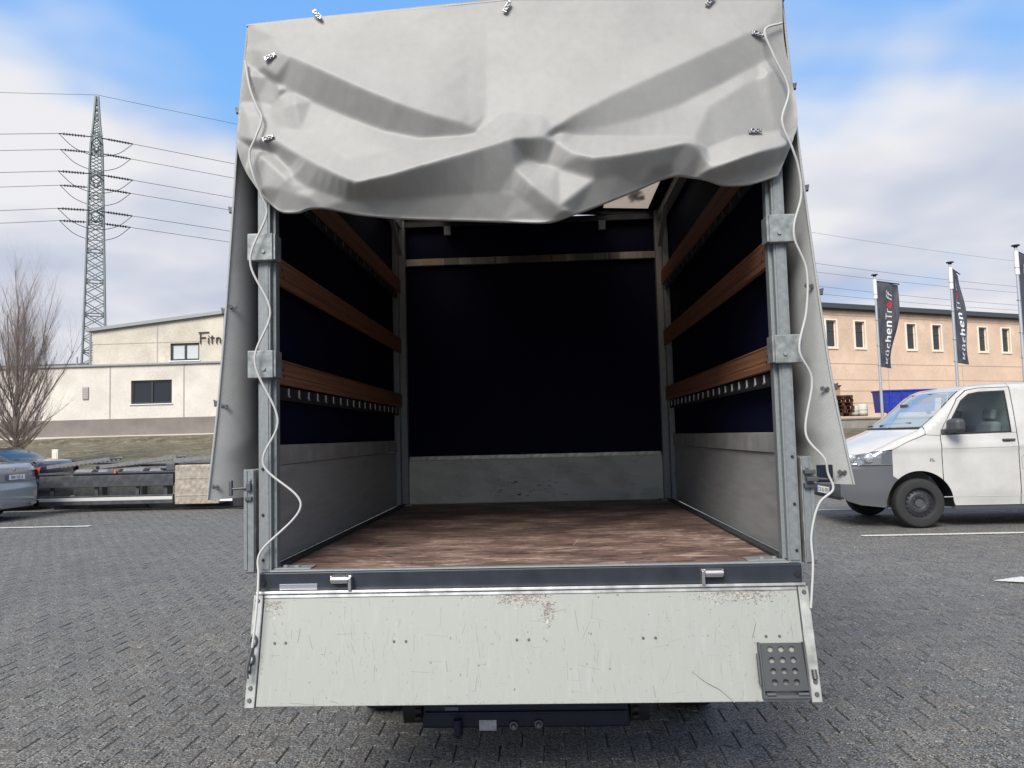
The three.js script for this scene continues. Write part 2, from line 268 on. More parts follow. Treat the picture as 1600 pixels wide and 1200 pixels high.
const FLAP_FOLDS=[[-0.902,2.939,0.047],[-0.829,2.954,0.046],[-0.822,2.892,0.067],[-0.753,2.942,0.050],[-0.746,2.864,0.078],[-0.681,2.954,0.046],[-0.675,2.884,0.069],[-0.669,2.813,0.094],[-0.607,2.947,0.048],[-0.601,2.865,0.073],[-0.595,2.783,0.101],[-0.534,2.958,0.044],[-0.530,2.885,0.064],[-0.526,2.811,0.087],[-0.521,2.738,0.111],[-0.461,2.968,0.042],[-0.458,2.900,0.058],[-0.456,2.832,0.077],[-0.453,2.764,0.097],[-0.449,2.697,0.118],[-0.387,2.966,0.042],[-0.386,2.892,0.058],[-0.384,2.819,0.076],[-0.381,2.746,0.096],[-0.379,2.673,0.117],[-0.314,2.975,0.039],[-0.314,2.908,0.052],[-0.313,2.841,0.067],[-0.311,2.773,0.083],[-0.310,2.706,0.100],[-0.309,2.640,0.118],[-0.241,2.976,0.039],[-0.241,2.905,0.051],[-0.241,2.834,0.064],[-0.240,2.764,0.079],[-0.240,2.694,0.095],[-0.239,2.624,0.111],[-0.169,2.975,0.038],[-0.169,2.901,0.048],[-0.169,2.827,0.060],[-0.170,2.754,0.073],[-0.170,2.680,0.086],[-0.170,2.608,0.101],[-0.096,2.985,0.036],[-0.097,2.917,0.044],[-0.097,2.850,0.053],[-0.098,2.782,0.063],[-0.099,2.715,0.074],[-0.100,2.649,0.085],[-0.100,2.583,0.096],[-0.023,2.987,0.036],[-0.024,2.919,0.045],[-0.025,2.851,0.056],[-0.026,2.783,0.067],[-0.027,2.715,0.078],[-0.028,2.648,0.091],[-0.029,2.581,0.104],[0.050,2.984,0.037],[0.048,2.914,0.048],[0.047,2.845,0.059],[0.045,2.775,0.072],[0.044,2.706,0.085],[0.042,2.637,0.100],[0.041,2.568,0.114],[0.122,2.979,0.038],[0.120,2.907,0.050],[0.118,2.835,0.063],[0.116,2.763,0.078],[0.114,2.692,0.093],[0.112,2.621,0.110],[0.110,2.551,0.127],[0.194,2.972,0.040],[0.191,2.896,0.053],[0.189,2.820,0.068],[0.186,2.744,0.084],[0.184,2.669,0.102],[0.181,2.594,0.120],[0.266,2.975,0.039],[0.263,2.906,0.051],[0.260,2.836,0.066],[0.258,2.767,0.081],[0.255,2.698,0.098],[0.252,2.630,0.115],[0.338,2.966,0.040],[0.334,2.892,0.054],[0.330,2.818,0.071],[0.327,2.744,0.088],[0.323,2.671,0.107],[0.409,2.969,0.040],[0.406,2.902,0.053],[0.402,2.834,0.068],[0.398,2.767,0.084],[0.394,2.700,0.102],[0.480,2.959,0.041],[0.476,2.885,0.057],[0.471,2.812,0.074],[0.466,2.739,0.094],[0.552,2.962,0.040],[0.547,2.896,0.055],[0.542,2.830,0.071],[0.537,2.764,0.089],[0.622,2.951,0.043],[0.617,2.877,0.060],[0.610,2.804,0.080],[0.694,2.956,0.041],[0.688,2.892,0.057],[0.682,2.828,0.075],[0.764,2.943,0.044],[0.756,2.871,0.063],[0.835,2.952,0.041],[0.829,2.893,0.057],[0.905,2.939,0.042],[-0.994,2.898,0.035],[-0.962,2.888,0.046],[-0.930,2.878,0.058],[-0.898,2.868,0.069],[-0.867,2.858,0.080],[-0.827,2.836,0.089],[-0.788,2.814,0.098],[-0.749,2.792,0.106],[-0.711,2.770,0.115],[-0.674,2.749,0.120],[-0.637,2.729,0.125],[-0.600,2.708,0.130],[-0.564,2.688,0.135],[-0.528,2.670,0.137],[-0.493,2.653,0.139],[-0.457,2.636,0.140],[-0.422,2.618,0.142],[-0.388,2.605,0.140],[-0.353,2.592,0.139],[-0.318,2.578,0.137],[-0.284,2.565,0.135],[-0.261,2.560,0.132],[-0.238,2.555,0.128],[-0.215,2.550,0.125],[-0.193,2.545,0.122],[-0.177,2.538,0.118],[-0.161,2.532,0.114],[-0.145,2.525,0.109],[-0.129,2.518,0.105],[-1.003,2.835,0.030],[-0.979,2.817,0.033],[-0.954,2.799,0.036],[-0.929,2.782,0.039],[-0.905,2.764,0.042],[-0.879,2.748,0.045],[-0.854,2.732,0.047],[-0.829,2.716,0.050],[-0.804,2.700,0.052],[-0.760,2.677,0.055],[-0.716,2.655,0.059],[-0.673,2.632,0.062],[-0.630,2.610,0.066],[-0.593,2.592,0.069],[-0.557,2.574,0.072],[-0.520,2.557,0.075],[-0.484,2.540,0.078],[-0.447,2.530,0.081],[-0.411,2.519,0.084],[-0.375,2.509,0.087],[-0.339,2.499,0.090],[-0.303,2.499,0.091],[-0.268,2.499,0.093],[-0.232,2.499,0.095],[-0.196,2.498,0.096],[-0.179,2.500,0.097],[-0.161,2.502,0.098],[-0.143,2.504,0.099],[-0.992,2.534,0.060],[-0.967,2.529,0.066],[-0.941,2.523,0.072],[-0.916,2.518,0.079],[-0.891,2.513,0.085],[-0.864,2.495,0.094],[-0.837,2.477,0.103],[-0.810,2.459,0.111],[-0.783,2.442,0.120],[-0.756,2.425,0.131],[-0.729,2.407,0.143],[-0.703,2.390,0.154],[-0.676,2.374,0.165],[-0.647,2.355,0.178],[-0.618,2.337,0.190],[-0.589,2.319,0.203],[-0.560,2.301,0.215],[-0.528,2.306,0.219],[-0.496,2.312,0.223],[-0.464,2.317,0.226],[-0.432,2.322,0.230],[-0.392,2.332,0.231],[-0.352,2.342,0.232],[-0.313,2.352,0.234],[-0.273,2.362,0.235],[-0.240,2.372,0.232],[-0.206,2.382,0.230],[-0.173,2.391,0.228],[-0.139,2.401,0.225],[-0.106,2.412,0.219],[-0.072,2.423,0.212],[-0.039,2.434,0.206],[-0.005,2.444,0.200],[0.023,2.448,0.192],[0.051,2.451,0.185],[0.079,2.455,0.178],[0.108,2.458,0.170],[-0.771,2.338,0.085],[-0.733,2.322,0.092],[-0.696,2.306,0.100],[-0.658,2.290,0.107],[-0.621,2.275,0.115],[-0.573,2.271,0.119],[-0.525,2.268,0.123],[-0.477,2.265,0.126],[-0.430,2.262,0.130],[-0.383,2.264,0.131],[-0.336,2.266,0.132],[-0.290,2.268,0.134],[-0.243,2.270,0.135],[-0.197,2.271,0.135],[-0.151,2.272,0.135],[-0.104,2.273,0.135],[-0.058,2.274,0.135],[0.141,2.494,0.143],[0.169,2.512,0.140],[0.197,2.531,0.138],[0.225,2.550,0.135],[0.260,2.568,0.132],[0.296,2.586,0.128],[0.331,2.604,0.125],[0.366,2.623,0.122],[0.408,2.641,0.119],[0.449,2.660,0.115],[0.491,2.679,0.111],[0.532,2.698,0.108],[0.574,2.717,0.104],[0.616,2.736,0.100],[0.658,2.756,0.096],[0.700,2.775,0.092],[0.736,2.793,0.087],[0.773,2.810,0.082],[0.810,2.828,0.077],[0.846,2.846,0.072],[0.872,2.859,0.065],[0.898,2.872,0.058],[0.923,2.884,0.052],[0.949,2.897,0.045],[0.143,2.486,0.120],[0.181,2.491,0.116],[0.219,2.497,0.112],[0.257,2.502,0.109],[0.295,2.507,0.105],[0.336,2.516,0.101],[0.377,2.524,0.098],[0.418,2.533,0.094],[0.459,2.542,0.090],[0.495,2.554,0.086],[0.531,2.566,0.083],[0.567,2.578,0.079],[0.603,2.590,0.075],[0.645,2.611,0.070],[0.687,2.633,0.066],[0.730,2.654,0.061],[0.773,2.675,0.056],[0.806,2.694,0.053],[0.840,2.712,0.050],[0.874,2.730,0.046],[0.908,2.748,0.043],[0.926,2.758,0.041],[0.945,2.767,0.039],[0.963,2.776,0.037],[0.982,2.786,0.035],[0.213,2.480,0.107],[0.253,2.478,0.104],[0.294,2.476,0.100],[0.334,2.473,0.099],[0.375,2.471,0.098],[0.416,2.468,0.096],[0.456,2.466,0.095],[0.505,2.463,0.096],[0.553,2.460,0.098],[0.602,2.457,0.099],[0.650,2.453,0.100],[0.131,2.471,0.130],[0.150,2.452,0.140],[0.170,2.433,0.150],[0.189,2.414,0.160],[0.208,2.396,0.170],[0.224,2.388,0.178],[0.241,2.380,0.185],[0.257,2.372,0.192],[0.273,2.364,0.200],[0.298,2.366,0.200],[0.323,2.367,0.200],[0.348,2.369,0.200],[0.373,2.371,0.200],[0.407,2.377,0.196],[0.441,2.383,0.192],[0.475,2.390,0.189],[0.509,2.396,0.185],[0.542,2.405,0.176],[0.575,2.414,0.167],[0.609,2.423,0.159],[0.285,2.304,0.145],[0.314,2.308,0.144],[0.343,2.312,0.143],[0.371,2.316,0.141],[0.400,2.320,0.140],[0.429,2.325,0.138],[0.458,2.331,0.135],[0.486,2.336,0.132],[0.515,2.342,0.130],[0.539,2.351,0.125],[0.563,2.360,0.120],[0.649,2.421,0.145],[0.664,2.398,0.135],[0.679,2.375,0.127],[0.695,2.350,0.123],[0.698,2.422,0.085],[0.725,2.432,0.081],[0.752,2.442,0.078],[0.779,2.453,0.074],[0.807,2.463,0.070],[0.837,2.469,0.065],[0.867,2.474,0.060],[0.898,2.480,0.055],[0.928,2.485,0.050],[0.950,2.488,0.047],[0.972,2.490,0.045],[0.994,2.493,0.042],[1.015,2.495,0.040],[0.700,2.330,0.130],[0.721,2.336,0.134],[0.742,2.342,0.138],[0.763,2.348,0.141],[0.783,2.353,0.145],[0.807,2.362,0.143],[0.830,2.370,0.140],[0.854,2.378,0.138],[0.877,2.386,0.135],[0.902,2.395,0.124],[0.927,2.404,0.112],[0.952,2.413,0.101],[0.978,2.422,0.090],[0.731,2.305,0.070],[0.760,2.312,0.067],[0.790,2.319,0.065],[0.820,2.327,0.062],[0.849,2.334,0.060],[0.873,2.340,0.058],[0.897,2.346,0.055],[0.921,2.352,0.053],[0.946,2.357,0.050],[0.717,2.583,0.080],[0.741,2.598,0.078],[0.766,2.613,0.075],[0.790,2.628,0.072],[0.815,2.643,0.070],[0.840,2.657,0.065],[0.865,2.672,0.060],[0.890,2.686,0.055],[0.915,2.701,0.050],[0.932,2.702,0.064],[0.948,2.709,0.060],[0.974,2.707,0.047],[1.001,2.704,0.035],[-1.007,2.788,0.045],[-0.991,2.794,0.049],[-0.942,2.815,0.060],[-0.920,2.796,0.062],[-0.897,2.778,0.065],[-0.884,2.725,0.060],[-0.984,2.693,0.030],[-0.952,2.684,0.033],[-0.920,2.676,0.035],[-0.903,2.691,0.040],[-0.887,2.707,0.045],[-1.013,2.636,0.050],[-0.991,2.634,0.051],[-0.969,2.633,0.053],[-0.947,2.631,0.054],[-0.925,2.630,0.055],[-0.899,2.639,0.060],[-0.873,2.648,0.065],[-0.847,2.657,0.070],[-0.821,2.666,0.075],[-0.997,2.514,0.030],[-0.974,2.506,0.034],[-0.951,2.499,0.038],[-0.928,2.492,0.041],[-0.905,2.484,0.045],[-0.892,2.469,0.049],[-0.878,2.453,0.053],[-0.865,2.438,0.056],[-0.851,2.423,0.060],[-0.826,2.450,0.094],[-0.827,2.428,0.081],[-0.827,2.398,0.079],[-0.827,2.380,0.083],[-0.827,2.362,0.086],[-0.827,2.343,0.090],[-0.956,2.469,0.066],[-0.934,2.451,0.072],[-0.913,2.433,0.079],[-0.891,2.415,0.085],[-0.877,2.400,0.089],[-0.862,2.384,0.092],[-0.848,2.368,0.096],[-0.939,2.348,0.075],[-0.921,2.344,0.078],[-0.903,2.340,0.080],[-0.885,2.336,0.083],[-0.868,2.332,0.085],[-0.843,2.324,0.086],[-0.819,2.315,0.087],[-0.794,2.306,0.089],[-0.770,2.298,0.090],[0.041,2.399,0.118],[0.067,2.388,0.116],[0.094,2.376,0.115],[0.109,2.372,0.118],[0.125,2.367,0.120],[0.140,2.363,0.123],[0.155,2.358,0.125],[0.002,2.354,0.155],[0.017,2.336,0.158],[0.032,2.318,0.162],[0.047,2.300,0.165],[0.062,2.282,0.168],[0.079,2.268,0.166],[0.095,2.254,0.164],[0.112,2.241,0.162],[0.128,2.227,0.160],[0.142,2.218,0.156],[0.155,2.209,0.152],[0.169,2.201,0.149],[0.182,2.192,0.145],[-0.013,2.274,0.130],[0.004,2.261,0.129],[0.021,2.248,0.127],[0.038,2.235,0.126],[0.055,2.222,0.125],[-0.725,2.563,0.075],[-0.686,2.547,0.083],[-0.648,2.530,0.090],[-0.611,2.513,0.098],[-0.573,2.496,0.105],[-0.536,2.483,0.112],[-0.499,2.469,0.120],[-0.463,2.456,0.127],[-0.426,2.443,0.135],[-0.473,2.436,0.135],[-0.520,2.429,0.135],[-0.567,2.422,0.135],[-0.614,2.415,0.135],[-0.653,2.449,0.120],[-0.693,2.483,0.105],[-0.733,2.518,0.090],[-0.773,2.553,0.075],[-0.798,2.558,0.074],[-0.822,2.563,0.072],[-0.847,2.567,0.071],[-0.872,2.572,0.070],[-1.013,3.003,0.030],[-0.858,3.013,0.030],[-0.684,3.022,0.030],[-0.487,3.032,0.030],[-0.241,3.045,0.030],[0.003,3.055,0.030],[0.245,3.044,0.030],[0.484,3.031,0.030],[0.746,3.015,0.030],[1.010,2.999,0.030],[-1.018,2.922,0.030],[-1.026,2.859,0.030],[-1.043,2.696,0.030],[-1.052,2.555,0.040],[-1.045,2.493,0.050],[-1.020,2.422,0.040],[-0.972,2.344,0.030],[1.008,2.898,0.030],[1.011,2.824,0.030],[1.032,2.676,0.030],[1.039,2.513,0.040],[1.023,2.466,0.040],[0.987,2.383,0.040],[0.962,2.328,0.030],[-0.920,2.287,0.040],[-0.880,2.258,0.050],[-0.816,2.251,0.060],[-0.772,2.261,0.070],[-0.714,2.258,0.080],[-0.582,2.227,0.085],[-0.439,2.206,0.090],[-0.250,2.192,0.090],[-0.063,2.178,0.095],[0.122,2.165,0.110],[0.216,2.195,0.100],[0.333,2.236,0.095],[0.450,2.281,0.090],[0.547,2.321,0.070],[0.590,2.325,0.090],[0.651,2.320,0.070],[0.758,2.296,0.050],[0.853,2.298,0.040]];
const CORD_A=[[-1.018,2.848,0.050],[-0.990,2.725,0.070],[-0.962,2.652,0.075],[-0.943,2.608,0.080],[-0.961,2.536,0.090],[-0.986,2.471,0.090],[-0.971,2.385,0.090],[-0.950,2.318,0.070],[-0.934,2.261,0.055],[-0.996,2.073,0.060],[-0.925,1.883,0.050],[-0.980,1.702,0.060],[-0.902,1.476,0.040],[-0.959,1.322,0.035],[-0.821,1.169,0.030],[-0.977,0.989,0.030],[-0.972,0.916,0.050],[-0.964,0.832,0.085],[-0.966,0.726,0.110],[-0.969,0.680,0.120]];
const CORD_B=[[0.999,2.897,0.050],[0.926,2.857,0.080],[0.951,2.764,0.080],[1.004,2.634,0.070],[0.970,2.510,0.085],[1.005,2.412,0.075],[1.027,2.351,0.060],[1.037,2.251,0.050],[1.001,2.137,0.065],[0.999,2.086,0.065],[1.041,1.975,0.050],[1.034,1.826,0.050],[0.997,1.677,0.065],[1.040,1.581,0.050],[1.011,1.374,0.050],[1.068,1.289,0.060],[1.080,1.238,0.050],[1.095,1.184,0.050],[1.046,1.138,0.050],[1.011,1.024,0.050],[1.008,0.928,0.060],[0.990,0.776,0.070]];
const BUCKLES=[[-0.740,3.019,0.050],[-0.017,3.012,0.050],[0.741,2.998,0.050],[-0.915,2.846,0.080],[-0.921,2.530,0.100],[0.904,2.853,0.090],[0.875,2.487,0.075]];
const STUDS_A=[[-1.089,1.917,-0.020],[-1.124,1.541,-0.020],[-1.159,1.239,-0.020]];
const STUDS_B=[[1.067,1.925,-0.020],[1.105,1.544,-0.020],[1.151,1.240,-0.020]];
// ------------------------------------------------------------------ the open tarpaulin truck
const tarpTex = noiseTex(512, (u, v) => { const k = 232 + tileFbm(u, v, 4, 3.7, 5) * 20 + tileFbm(u, v, 30, 2.2, 3) * 10 + (R1() - 0.5) * 8; return [k, k, k - 2]; });
const tarpBump = noiseTex(256, (u, v) => { const k = 128 + 26 * Math.sin(u * 2 * Math.PI * 64) * Math.sin(v * 2 * Math.PI * 64) + tileFbm(u, v, 8, 5.9, 4) * 110; return [k, k, k]; }, [1, 1], false);
M.tarp = std([0.362, 0.359, 0.350], 0.55, 0, { map: tarpTex, bumpMap: tarpBump, bumpScale: 0.0008 });
M.tarpSide = std([0.46, 0.465, 0.46], 0.5, 0, { map: withRep(tarpTex, 0.8), bumpMap: withRep(tarpBump, 1), bumpScale: 0.0022 });
const plyTex = canvasTex(1024, 1024, (c, w, h) => { // worn red-brown film-faced plywood, scuffed pale in patches
  const R = rng(5); c.fillStyle = '#6c5850'; c.fillRect(0, 0, w, h);
  for (let i = 0; i < 15000; i++) {
    const x = R() * w, y = R() * h, n = fbm(x * 0.006, y * 0.014, 3.3, 4) * 1.7 + (R() - 0.5) * 0.75, l = 5 + R() * R() * 90;
    c.fillStyle = n > 0.28 ? `rgba(206,180,164,${0.14 + R() * 0.4})` : n > 0.05 ? `rgba(160,128,114,${0.12 + R() * 0.4})` : n > -0.22 ? `rgba(106,80,72,${0.12 + R() * 0.4})` : `rgba(48,36,34,${0.14 + R() * 0.45})`;
    c.beginPath(); c.ellipse(x, y, l / 2, 0.8 + R() * R() * 5, (R() - 0.5) * 0.12, 0, 7); c.fill();
  }
  for (let i = 0; i < 90; i++) { c.strokeStyle = `rgba(${R() < 0.5 ? '214,196,180' : '34,26,24'},${0.2 + R() * 0.4})`; c.lineWidth = 0.6 + R() * 1.4; c.beginPath(); const x = R() * w, y = R() * h; c.moveTo(x, y); c.lineTo(x + (R() - 0.5) * 120, y + (R() - 0.5) * 120); c.stroke(); }
});
const slatTex = canvasTex(1024, 64, (c, w, h) => { const R = rng(8); c.fillStyle = '#80614e'; c.fillRect(0, 0, w, h); for (let i = 0; i < 700; i++) { const l = 40 + R() * 500; c.fillStyle = R() < 0.5 ? `rgba(70,40,26,${0.05 + R() * 0.22})` : `rgba(190,130,92,${0.04 + R() * 0.18})`; c.fillRect(R() * w - l / 2, R() * h, l, 0.5 + R() * 2.5); } for (let i = 0; i < 14; i++) { c.fillStyle = `rgba(44,26,18,${0.2 + R() * 0.3})`; c.fillRect(R() * w, R() * h, 4 + R() * 24, 1 + R() * 2); } });
const gateTex = canvasTex(2048, 512, (c, w, h) => { // old white paint with scratches, knocks and bare corroded patches
  const R = rng(23); c.fillStyle = '#979993'; c.fillRect(0, 0, w, h);
  for (let i = 0; i < 900; i++) { c.fillStyle = R() < 0.5 ? `rgba(196,200,194,${R() * 0.06})` : `rgba(134,140,130,${R() * 0.07})`; const x = R() * w, y = R() * h; c.fillRect(x, y, 2 + R() * 14, 10 + R() * 120); }
  for (let i = 0; i < 620; i++) { c.strokeStyle = `rgba(${R() < 0.55 ? '104,104,98' : '62,58,54'},${0.10 + R() * R() * 0.6})`; c.lineWidth = 0.7 + R() * R() * 2.4; const q = Math.floor(R() * 9), x = R() < 0.5 ? R() * w : (q * 0.113 + 0.06 + (R() + R() - 1) * 0.035) * w, y = R() < 0.6 ? R() * h : (0.25 + 0.5 * R()) * h, l = 6 + R() * R() * 110, vert = R() < 0.78; c.beginPath(); c.moveTo(x, y); const sk = (R() + R() - 1) * l * 0.45; c.quadraticCurveTo(x + (vert ? sk : l) * 0.5 + (R() - 0.5) * 5, y + (vert ? l : sk) * 0.5 + (R() - 0.5) * 5, x + (vert ? sk : l), y + (vert ? l : sk)); c.stroke(); }
  for (let i = 0; i < 260; i++) { c.fillStyle = `rgba(${R() < 0.5 ? '96,84,74' : '128,124,114'},${0.25 + R() * 0.5})`; c.fillRect(R() * w, R() * h, 1 + R() * 5, 1 + R() * 10); }
  const patch = (px, py, sx, sy, n) => { for (let i = 0; i < n; i++) { const a = (R() + R() + R() - 1.5) * sx, b = Math.abs(R() + R() + R() - 1.5) * sy; const t = R(); c.fillStyle = t < 0.4 ? `rgba(88,82,76,${0.3 + R() * 0.5})` : t < 0.75 ? `rgba(124,116,108,${0.3 + R() * 0.5})` : `rgba(190,184,176,${0.3 + R() * 0.5})`; c.fillRect(px + a, py + b, 2 + R() * R() * 9, 2 + R() * R() * 9); } };
  patch(1005, 18, 90, 50, 820); patch(1100, 60, 20, 90, 380); patch(820, 16, 60, 26, 120); patch(1800, 26, 150, 44, 620); patch(70, 40, 34, 60, 150);  patch(1320, 14, 40, 20, 60);
  for (let i = 0; i < 700; i++) { c.fillStyle = `rgba(104,98,90,${0.2 + R() * 0.5})`; c.fillRect(R() * w, R() * R() * 14, 3 + R() * 22, 1 + R() * 3); }
  for (let i = 0; i < 240; i++) { c.fillStyle = `rgba(110,104,92,${0.15 + R() * 0.35})`; c.fillRect(R() * w, h - R() * R() * 26, 2 + R() * 12, 1 + R() * 3); }
});
const boardTex = canvasTex(1024, 256, (c, w, h) => { const R = rng(31); c.fillStyle = '#d2d2c8'; c.fillRect(0, 0, w, h); for (let i = 0; i < 200; i++) { c.fillStyle = R() < 0.5 ? `rgba(208,208,200,${R() * 0.12})` : `rgba(140,140,128,${R() * 0.14})`; c.beginPath(); c.ellipse(R() * w, R() * h, 20 + R() * 90, 6 + R() * 40, R(), 0, 7); c.fill(); } for (let i = 0; i < 110; i++) { c.strokeStyle = `rgba(60,58,54,${0.12 + R() * 0.4})`; c.lineWidth = 0.8 + R() * 1.6; const x = R() * w, y = R() * h; c.beginPath(); c.moveTo(x, y); c.lineTo(x + (R() - 0.5) * (R() < 0.3 ? 120 : 18), y + (R() - 0.5) * 26); c.stroke(); } for (let i = 0; i < 26; i++) { c.fillStyle = `rgba(40,40,38,${0.3 + R() * 0.5})`; c.fillRect(300 + R() * 330, 120 + R() * 100, 2 + R() * 14, 2 + R() * 5); } });
// uv of these panels is set to run once over the whole panel
function fitUV(g, ax, a0, a1, ay, b0, b1) { const p = g.attributes.position, uv = g.attributes.uv, v = new THREE.Vector3(); for (let i = 0; i < p.count; i++) { v.fromBufferAttribute(p, i); uv.setXY(i, (v[ax] - a0) / (a1 - a0), (v[ay] - b0) / (b1 - b0)); } return g; }
const FZ = -2.70;        // front wall of the load bed
const truck = thing('tarpaulin_truck', 'open-backed tarpaulin truck with its grey rear flap rolled up and white tailgate down', 'truck');
{
  // --- load floor, chassis, sill
  part('load_floor', fitUV(box(-0.93, 0.93, 0.895, 0.926, FZ + 0.03, -0.012, 0.002), 'x', -0.93, 0.93, 'z', -2.7, 0), std([1, 1, 1], 0.62, 0, { map: plyTex, bumpMap: withRep(plyTex, 1), bumpScale: 0.0012 }), truck, 'worn red-brown plywood load floor');
  const edgeM = std([0.06, 0.062, 0.064], 0.65, 0.3, { map: withRep(mottleTex, 4) });
  for (const s of [-1, 1]) { const x0 = s * 0.965, x1 = s * 0.932; part('floor_rail', [box(Math.min(x0, x1), Math.max(x0, x1), 0.88, 0.934, FZ + 0.03, -0.012, 0.004), bar([s * 0.925, 0.932, -0.03], [s * 0.925, 0.932, FZ + 0.05], 0.016, 0.012)], edgeM, truck);
    part('corner_plate', [box(Math.min(s * 0.935, s * 0.80), Math.max(s * 0.935, s * 0.80), 0.9268, 0.9315, -0.085, -0.012, 0.001), rod([s * 0.86, 0.93, -0.045], [s * 0.86, 0.937, -0.045], 0.012), rod([s * 0.905, 0.93, -0.05], [s * 0.905, 0.937, -0.05], 0.010)], M.galvDull, truck); }
  const sill = part('rear_sill', [box(-0.982, 0.982, 0.852, 0.922, -0.06, 0.02, 0.006)], M.slate, truck, 'dark slate-blue steel rear sill');
  part('sill_edge', box(-0.94, 0.94, 0.9225, 0.9285, -0.011, 0.021, 0.002), M.galvDull, sill);
  part('type_plate', box(-0.905, -0.765, 0.858, 0.880, 0.0205, 0.0225, 0.001), std([0.34, 0.36, 0.40], 0.4, 0.6), sill);
  for (const [x] of [[-0.675], [0.664]]) { const d = Math.sign(x); part('hinge_barrel', [rod([x - 0.03, 0.897, 0.045], [x + 0.03, 0.897, 0.045], 0.0145, 0.0145, 14), rod([x + 0.026, 0.897, 0.045], [x + 0.034, 0.897, 0.045], 0.0115, 0.0115, 12), box(x - d * 0.036 - 0.006, x - d * 0.036 + 0.006, 0.856, 0.906, 0.018, 0.052, 0.003), box(x - 0.04, x + 0.04, 0.885, 0.909, 0.016, 0.034, 0.003)], M.steel, sill); }
  for (const s of [-1, 1]) part('sill_end_bolt', rod([s * 0.965, 0.885, 0.018], [s * 0.965, 0.885, 0.026], 0.010, 0.010, 10), M.black, sill);
  part('chassis', [box(-0.90, 0.90, 0.80, 0.893, FZ, -0.065, 0.01), box(-0.46, -0.38, 0.60, 0.80, -4.6, -0.10, 0.006), box(0.38, 0.46, 0.60, 0.80, -4.6, -0.10, 0.006), ...[-0.5, -1.0, -1.6, -2.2].map((z) => box(-0.9, 0.9, 0.74, 0.80, z - 0.04, z + 0.04, 0.005)), rod([-0.7, 0.34, -1.30], [0.7, 0.34, -1.30], 0.06, 0.06, 12), new THREE.SphereGeometry(0.13, 16, 12).translate(0, 0.34, -1.30)], M.black, truck);
  // --- under-run bar with its fittings
  const bar1 = part('underrun_bar', [box(-0.475, 0.405, 0.17, 0.44, -0.56, -0.49, 0.012), box(-0.45, -0.36, 0.42, 0.62, -0.60, -0.48, 0.008), box(0.34, 0.43, 0.42, 0.62, -0.60, -0.48, 0.008), box(-0.46, 0.39, 0.232, 0.243, -0.492, -0.478, 0.004)], M.navySteel, truck, 'dark navy steel under-run bar below the tailgate');
  for (const s of [-1, 1]) part('bar_end', [new THREE.CylinderGeometry(0.13, 0.13, 0.08, 20).rotateZ(Math.PI / 2).scale(1, 1, 0.5).translate(s < 0 ? -0.515 : 0.447, 0.31, -0.54), box(s < 0 ? -0.50 : 0.415, s < 0 ? -0.475 : 0.44, 0.245, 0.26, -0.49, -0.465, 0.002), box(s < 0 ? -0.50 : 0.415, s < 0 ? -0.475 : 0.44, 0.215, 0.228, -0.49, -0.465, 0.002)], M.black, bar1);
  part('label', box(-0.231, -0.158, 0.163, 0.206, -0.489, -0.486, 0.001), std([0.62, 0.64, 0.66], 0.6, 0, { map: withRep(mottleTex, 9) }), bar1, 'pale torn label on the under-run bar');
  part('reflector', box(-0.375, -0.318, 0.247, 0.262, -0.489, -0.484, 0.001), std([0.10, 0.12, 0.14], 0.3), bar1);
  for (const [x, y] of [[-0.085, 0.185], [0.02, 0.19]]) part('bolt', [rod([x, y, -0.49], [x, y, -0.462], 0.010, 0.008, 6), new THREE.TorusGeometry(0.014, 0.004, 6, 14).translate(x, y, -0.478)], std([0.22, 0.22, 0.23], 0.6, 0.6), bar1);
  part('tow_eye', [rod([-0.32, 0.155, -0.47], [-0.32, 0.215, -0.47], 0.018, 0.018, 10), new THREE.TorusGeometry(0.014, 0.007, 8, 18).translate(-0.32, 0.155, -0.47)], M.navySteel, bar1);
  // --- wheels and cab in front of the body, hidden from the yard side
  for (const s of [-1, 1]) for (const z of [-1.30, -4.3]) { const w = part('wheel', new THREE.LatheGeometry([[0.19, -0.1], [0.31, -0.1], [0.335, -0.06], [0.335, 0.06], [0.31, 0.1], [0.19, 0.1]].map((p) => new THREE.Vector2(...p)), 36).rotateZ(Math.PI / 2), M.rubber, truck); w.position.set(s * 0.80, 0.335, z); part('rim', new THREE.CylinderGeometry(0.2, 0.2, 0.14, 24).rotateZ(Math.PI / 2), M.darkSteel, w); }
  const cab = new THREE.Shape([[0, 0.4], [0, 1.95], [-0.9, 1.97], [-1.35, 1.42], [-2.0, 1.10], [-2.15, 0.85], [-2.15, 0.35]].map((p) => new THREE.Vector2(...p)));
  const cg = new THREE.ExtrudeGeometry(cab, { depth: 1.7, bevelEnabled: true, bevelSize: 0.06, bevelThickness: 0.06, bevelSegments: 3 }); cg.rotateY(-Math.PI / 2); cg.translate(0.85, 0, -2.95); part('cab', cg.rotateY(0), phys([0.55, 0.56, 0.56], 0.3, { clearcoat: 1 }), truck);
  // --- tailgate, let down and resting a little way out from the vertical
  const H = 0.386, gate = part('tailgate', fitUV(box(-0.955, 0.955, -H, -0.006, -0.026, 0, 0.002), 'x', -0.99, 0.99, 'y', -H, 0), std([1, 1, 1], 0.5, 0.05, { map: gateTex }), truck, 'scratched off-white aluminium tailgate panel');
  gate.position.set(0, 0.852, 0.032); gate.rotation.x = -0.245;
  const cap = std([0.50, 0.51, 0.48], 0.45, 0.3, { map: withRep(mottleTex, 4) });
  part('top_rail', [box(-0.985, 0.985, -0.007, 0.004, -0.024, 0.012, 0.002), box(-0.955, 0.955, -0.020, -0.009, 0.0005, 0.004, 0.001)], M.alu, gate);
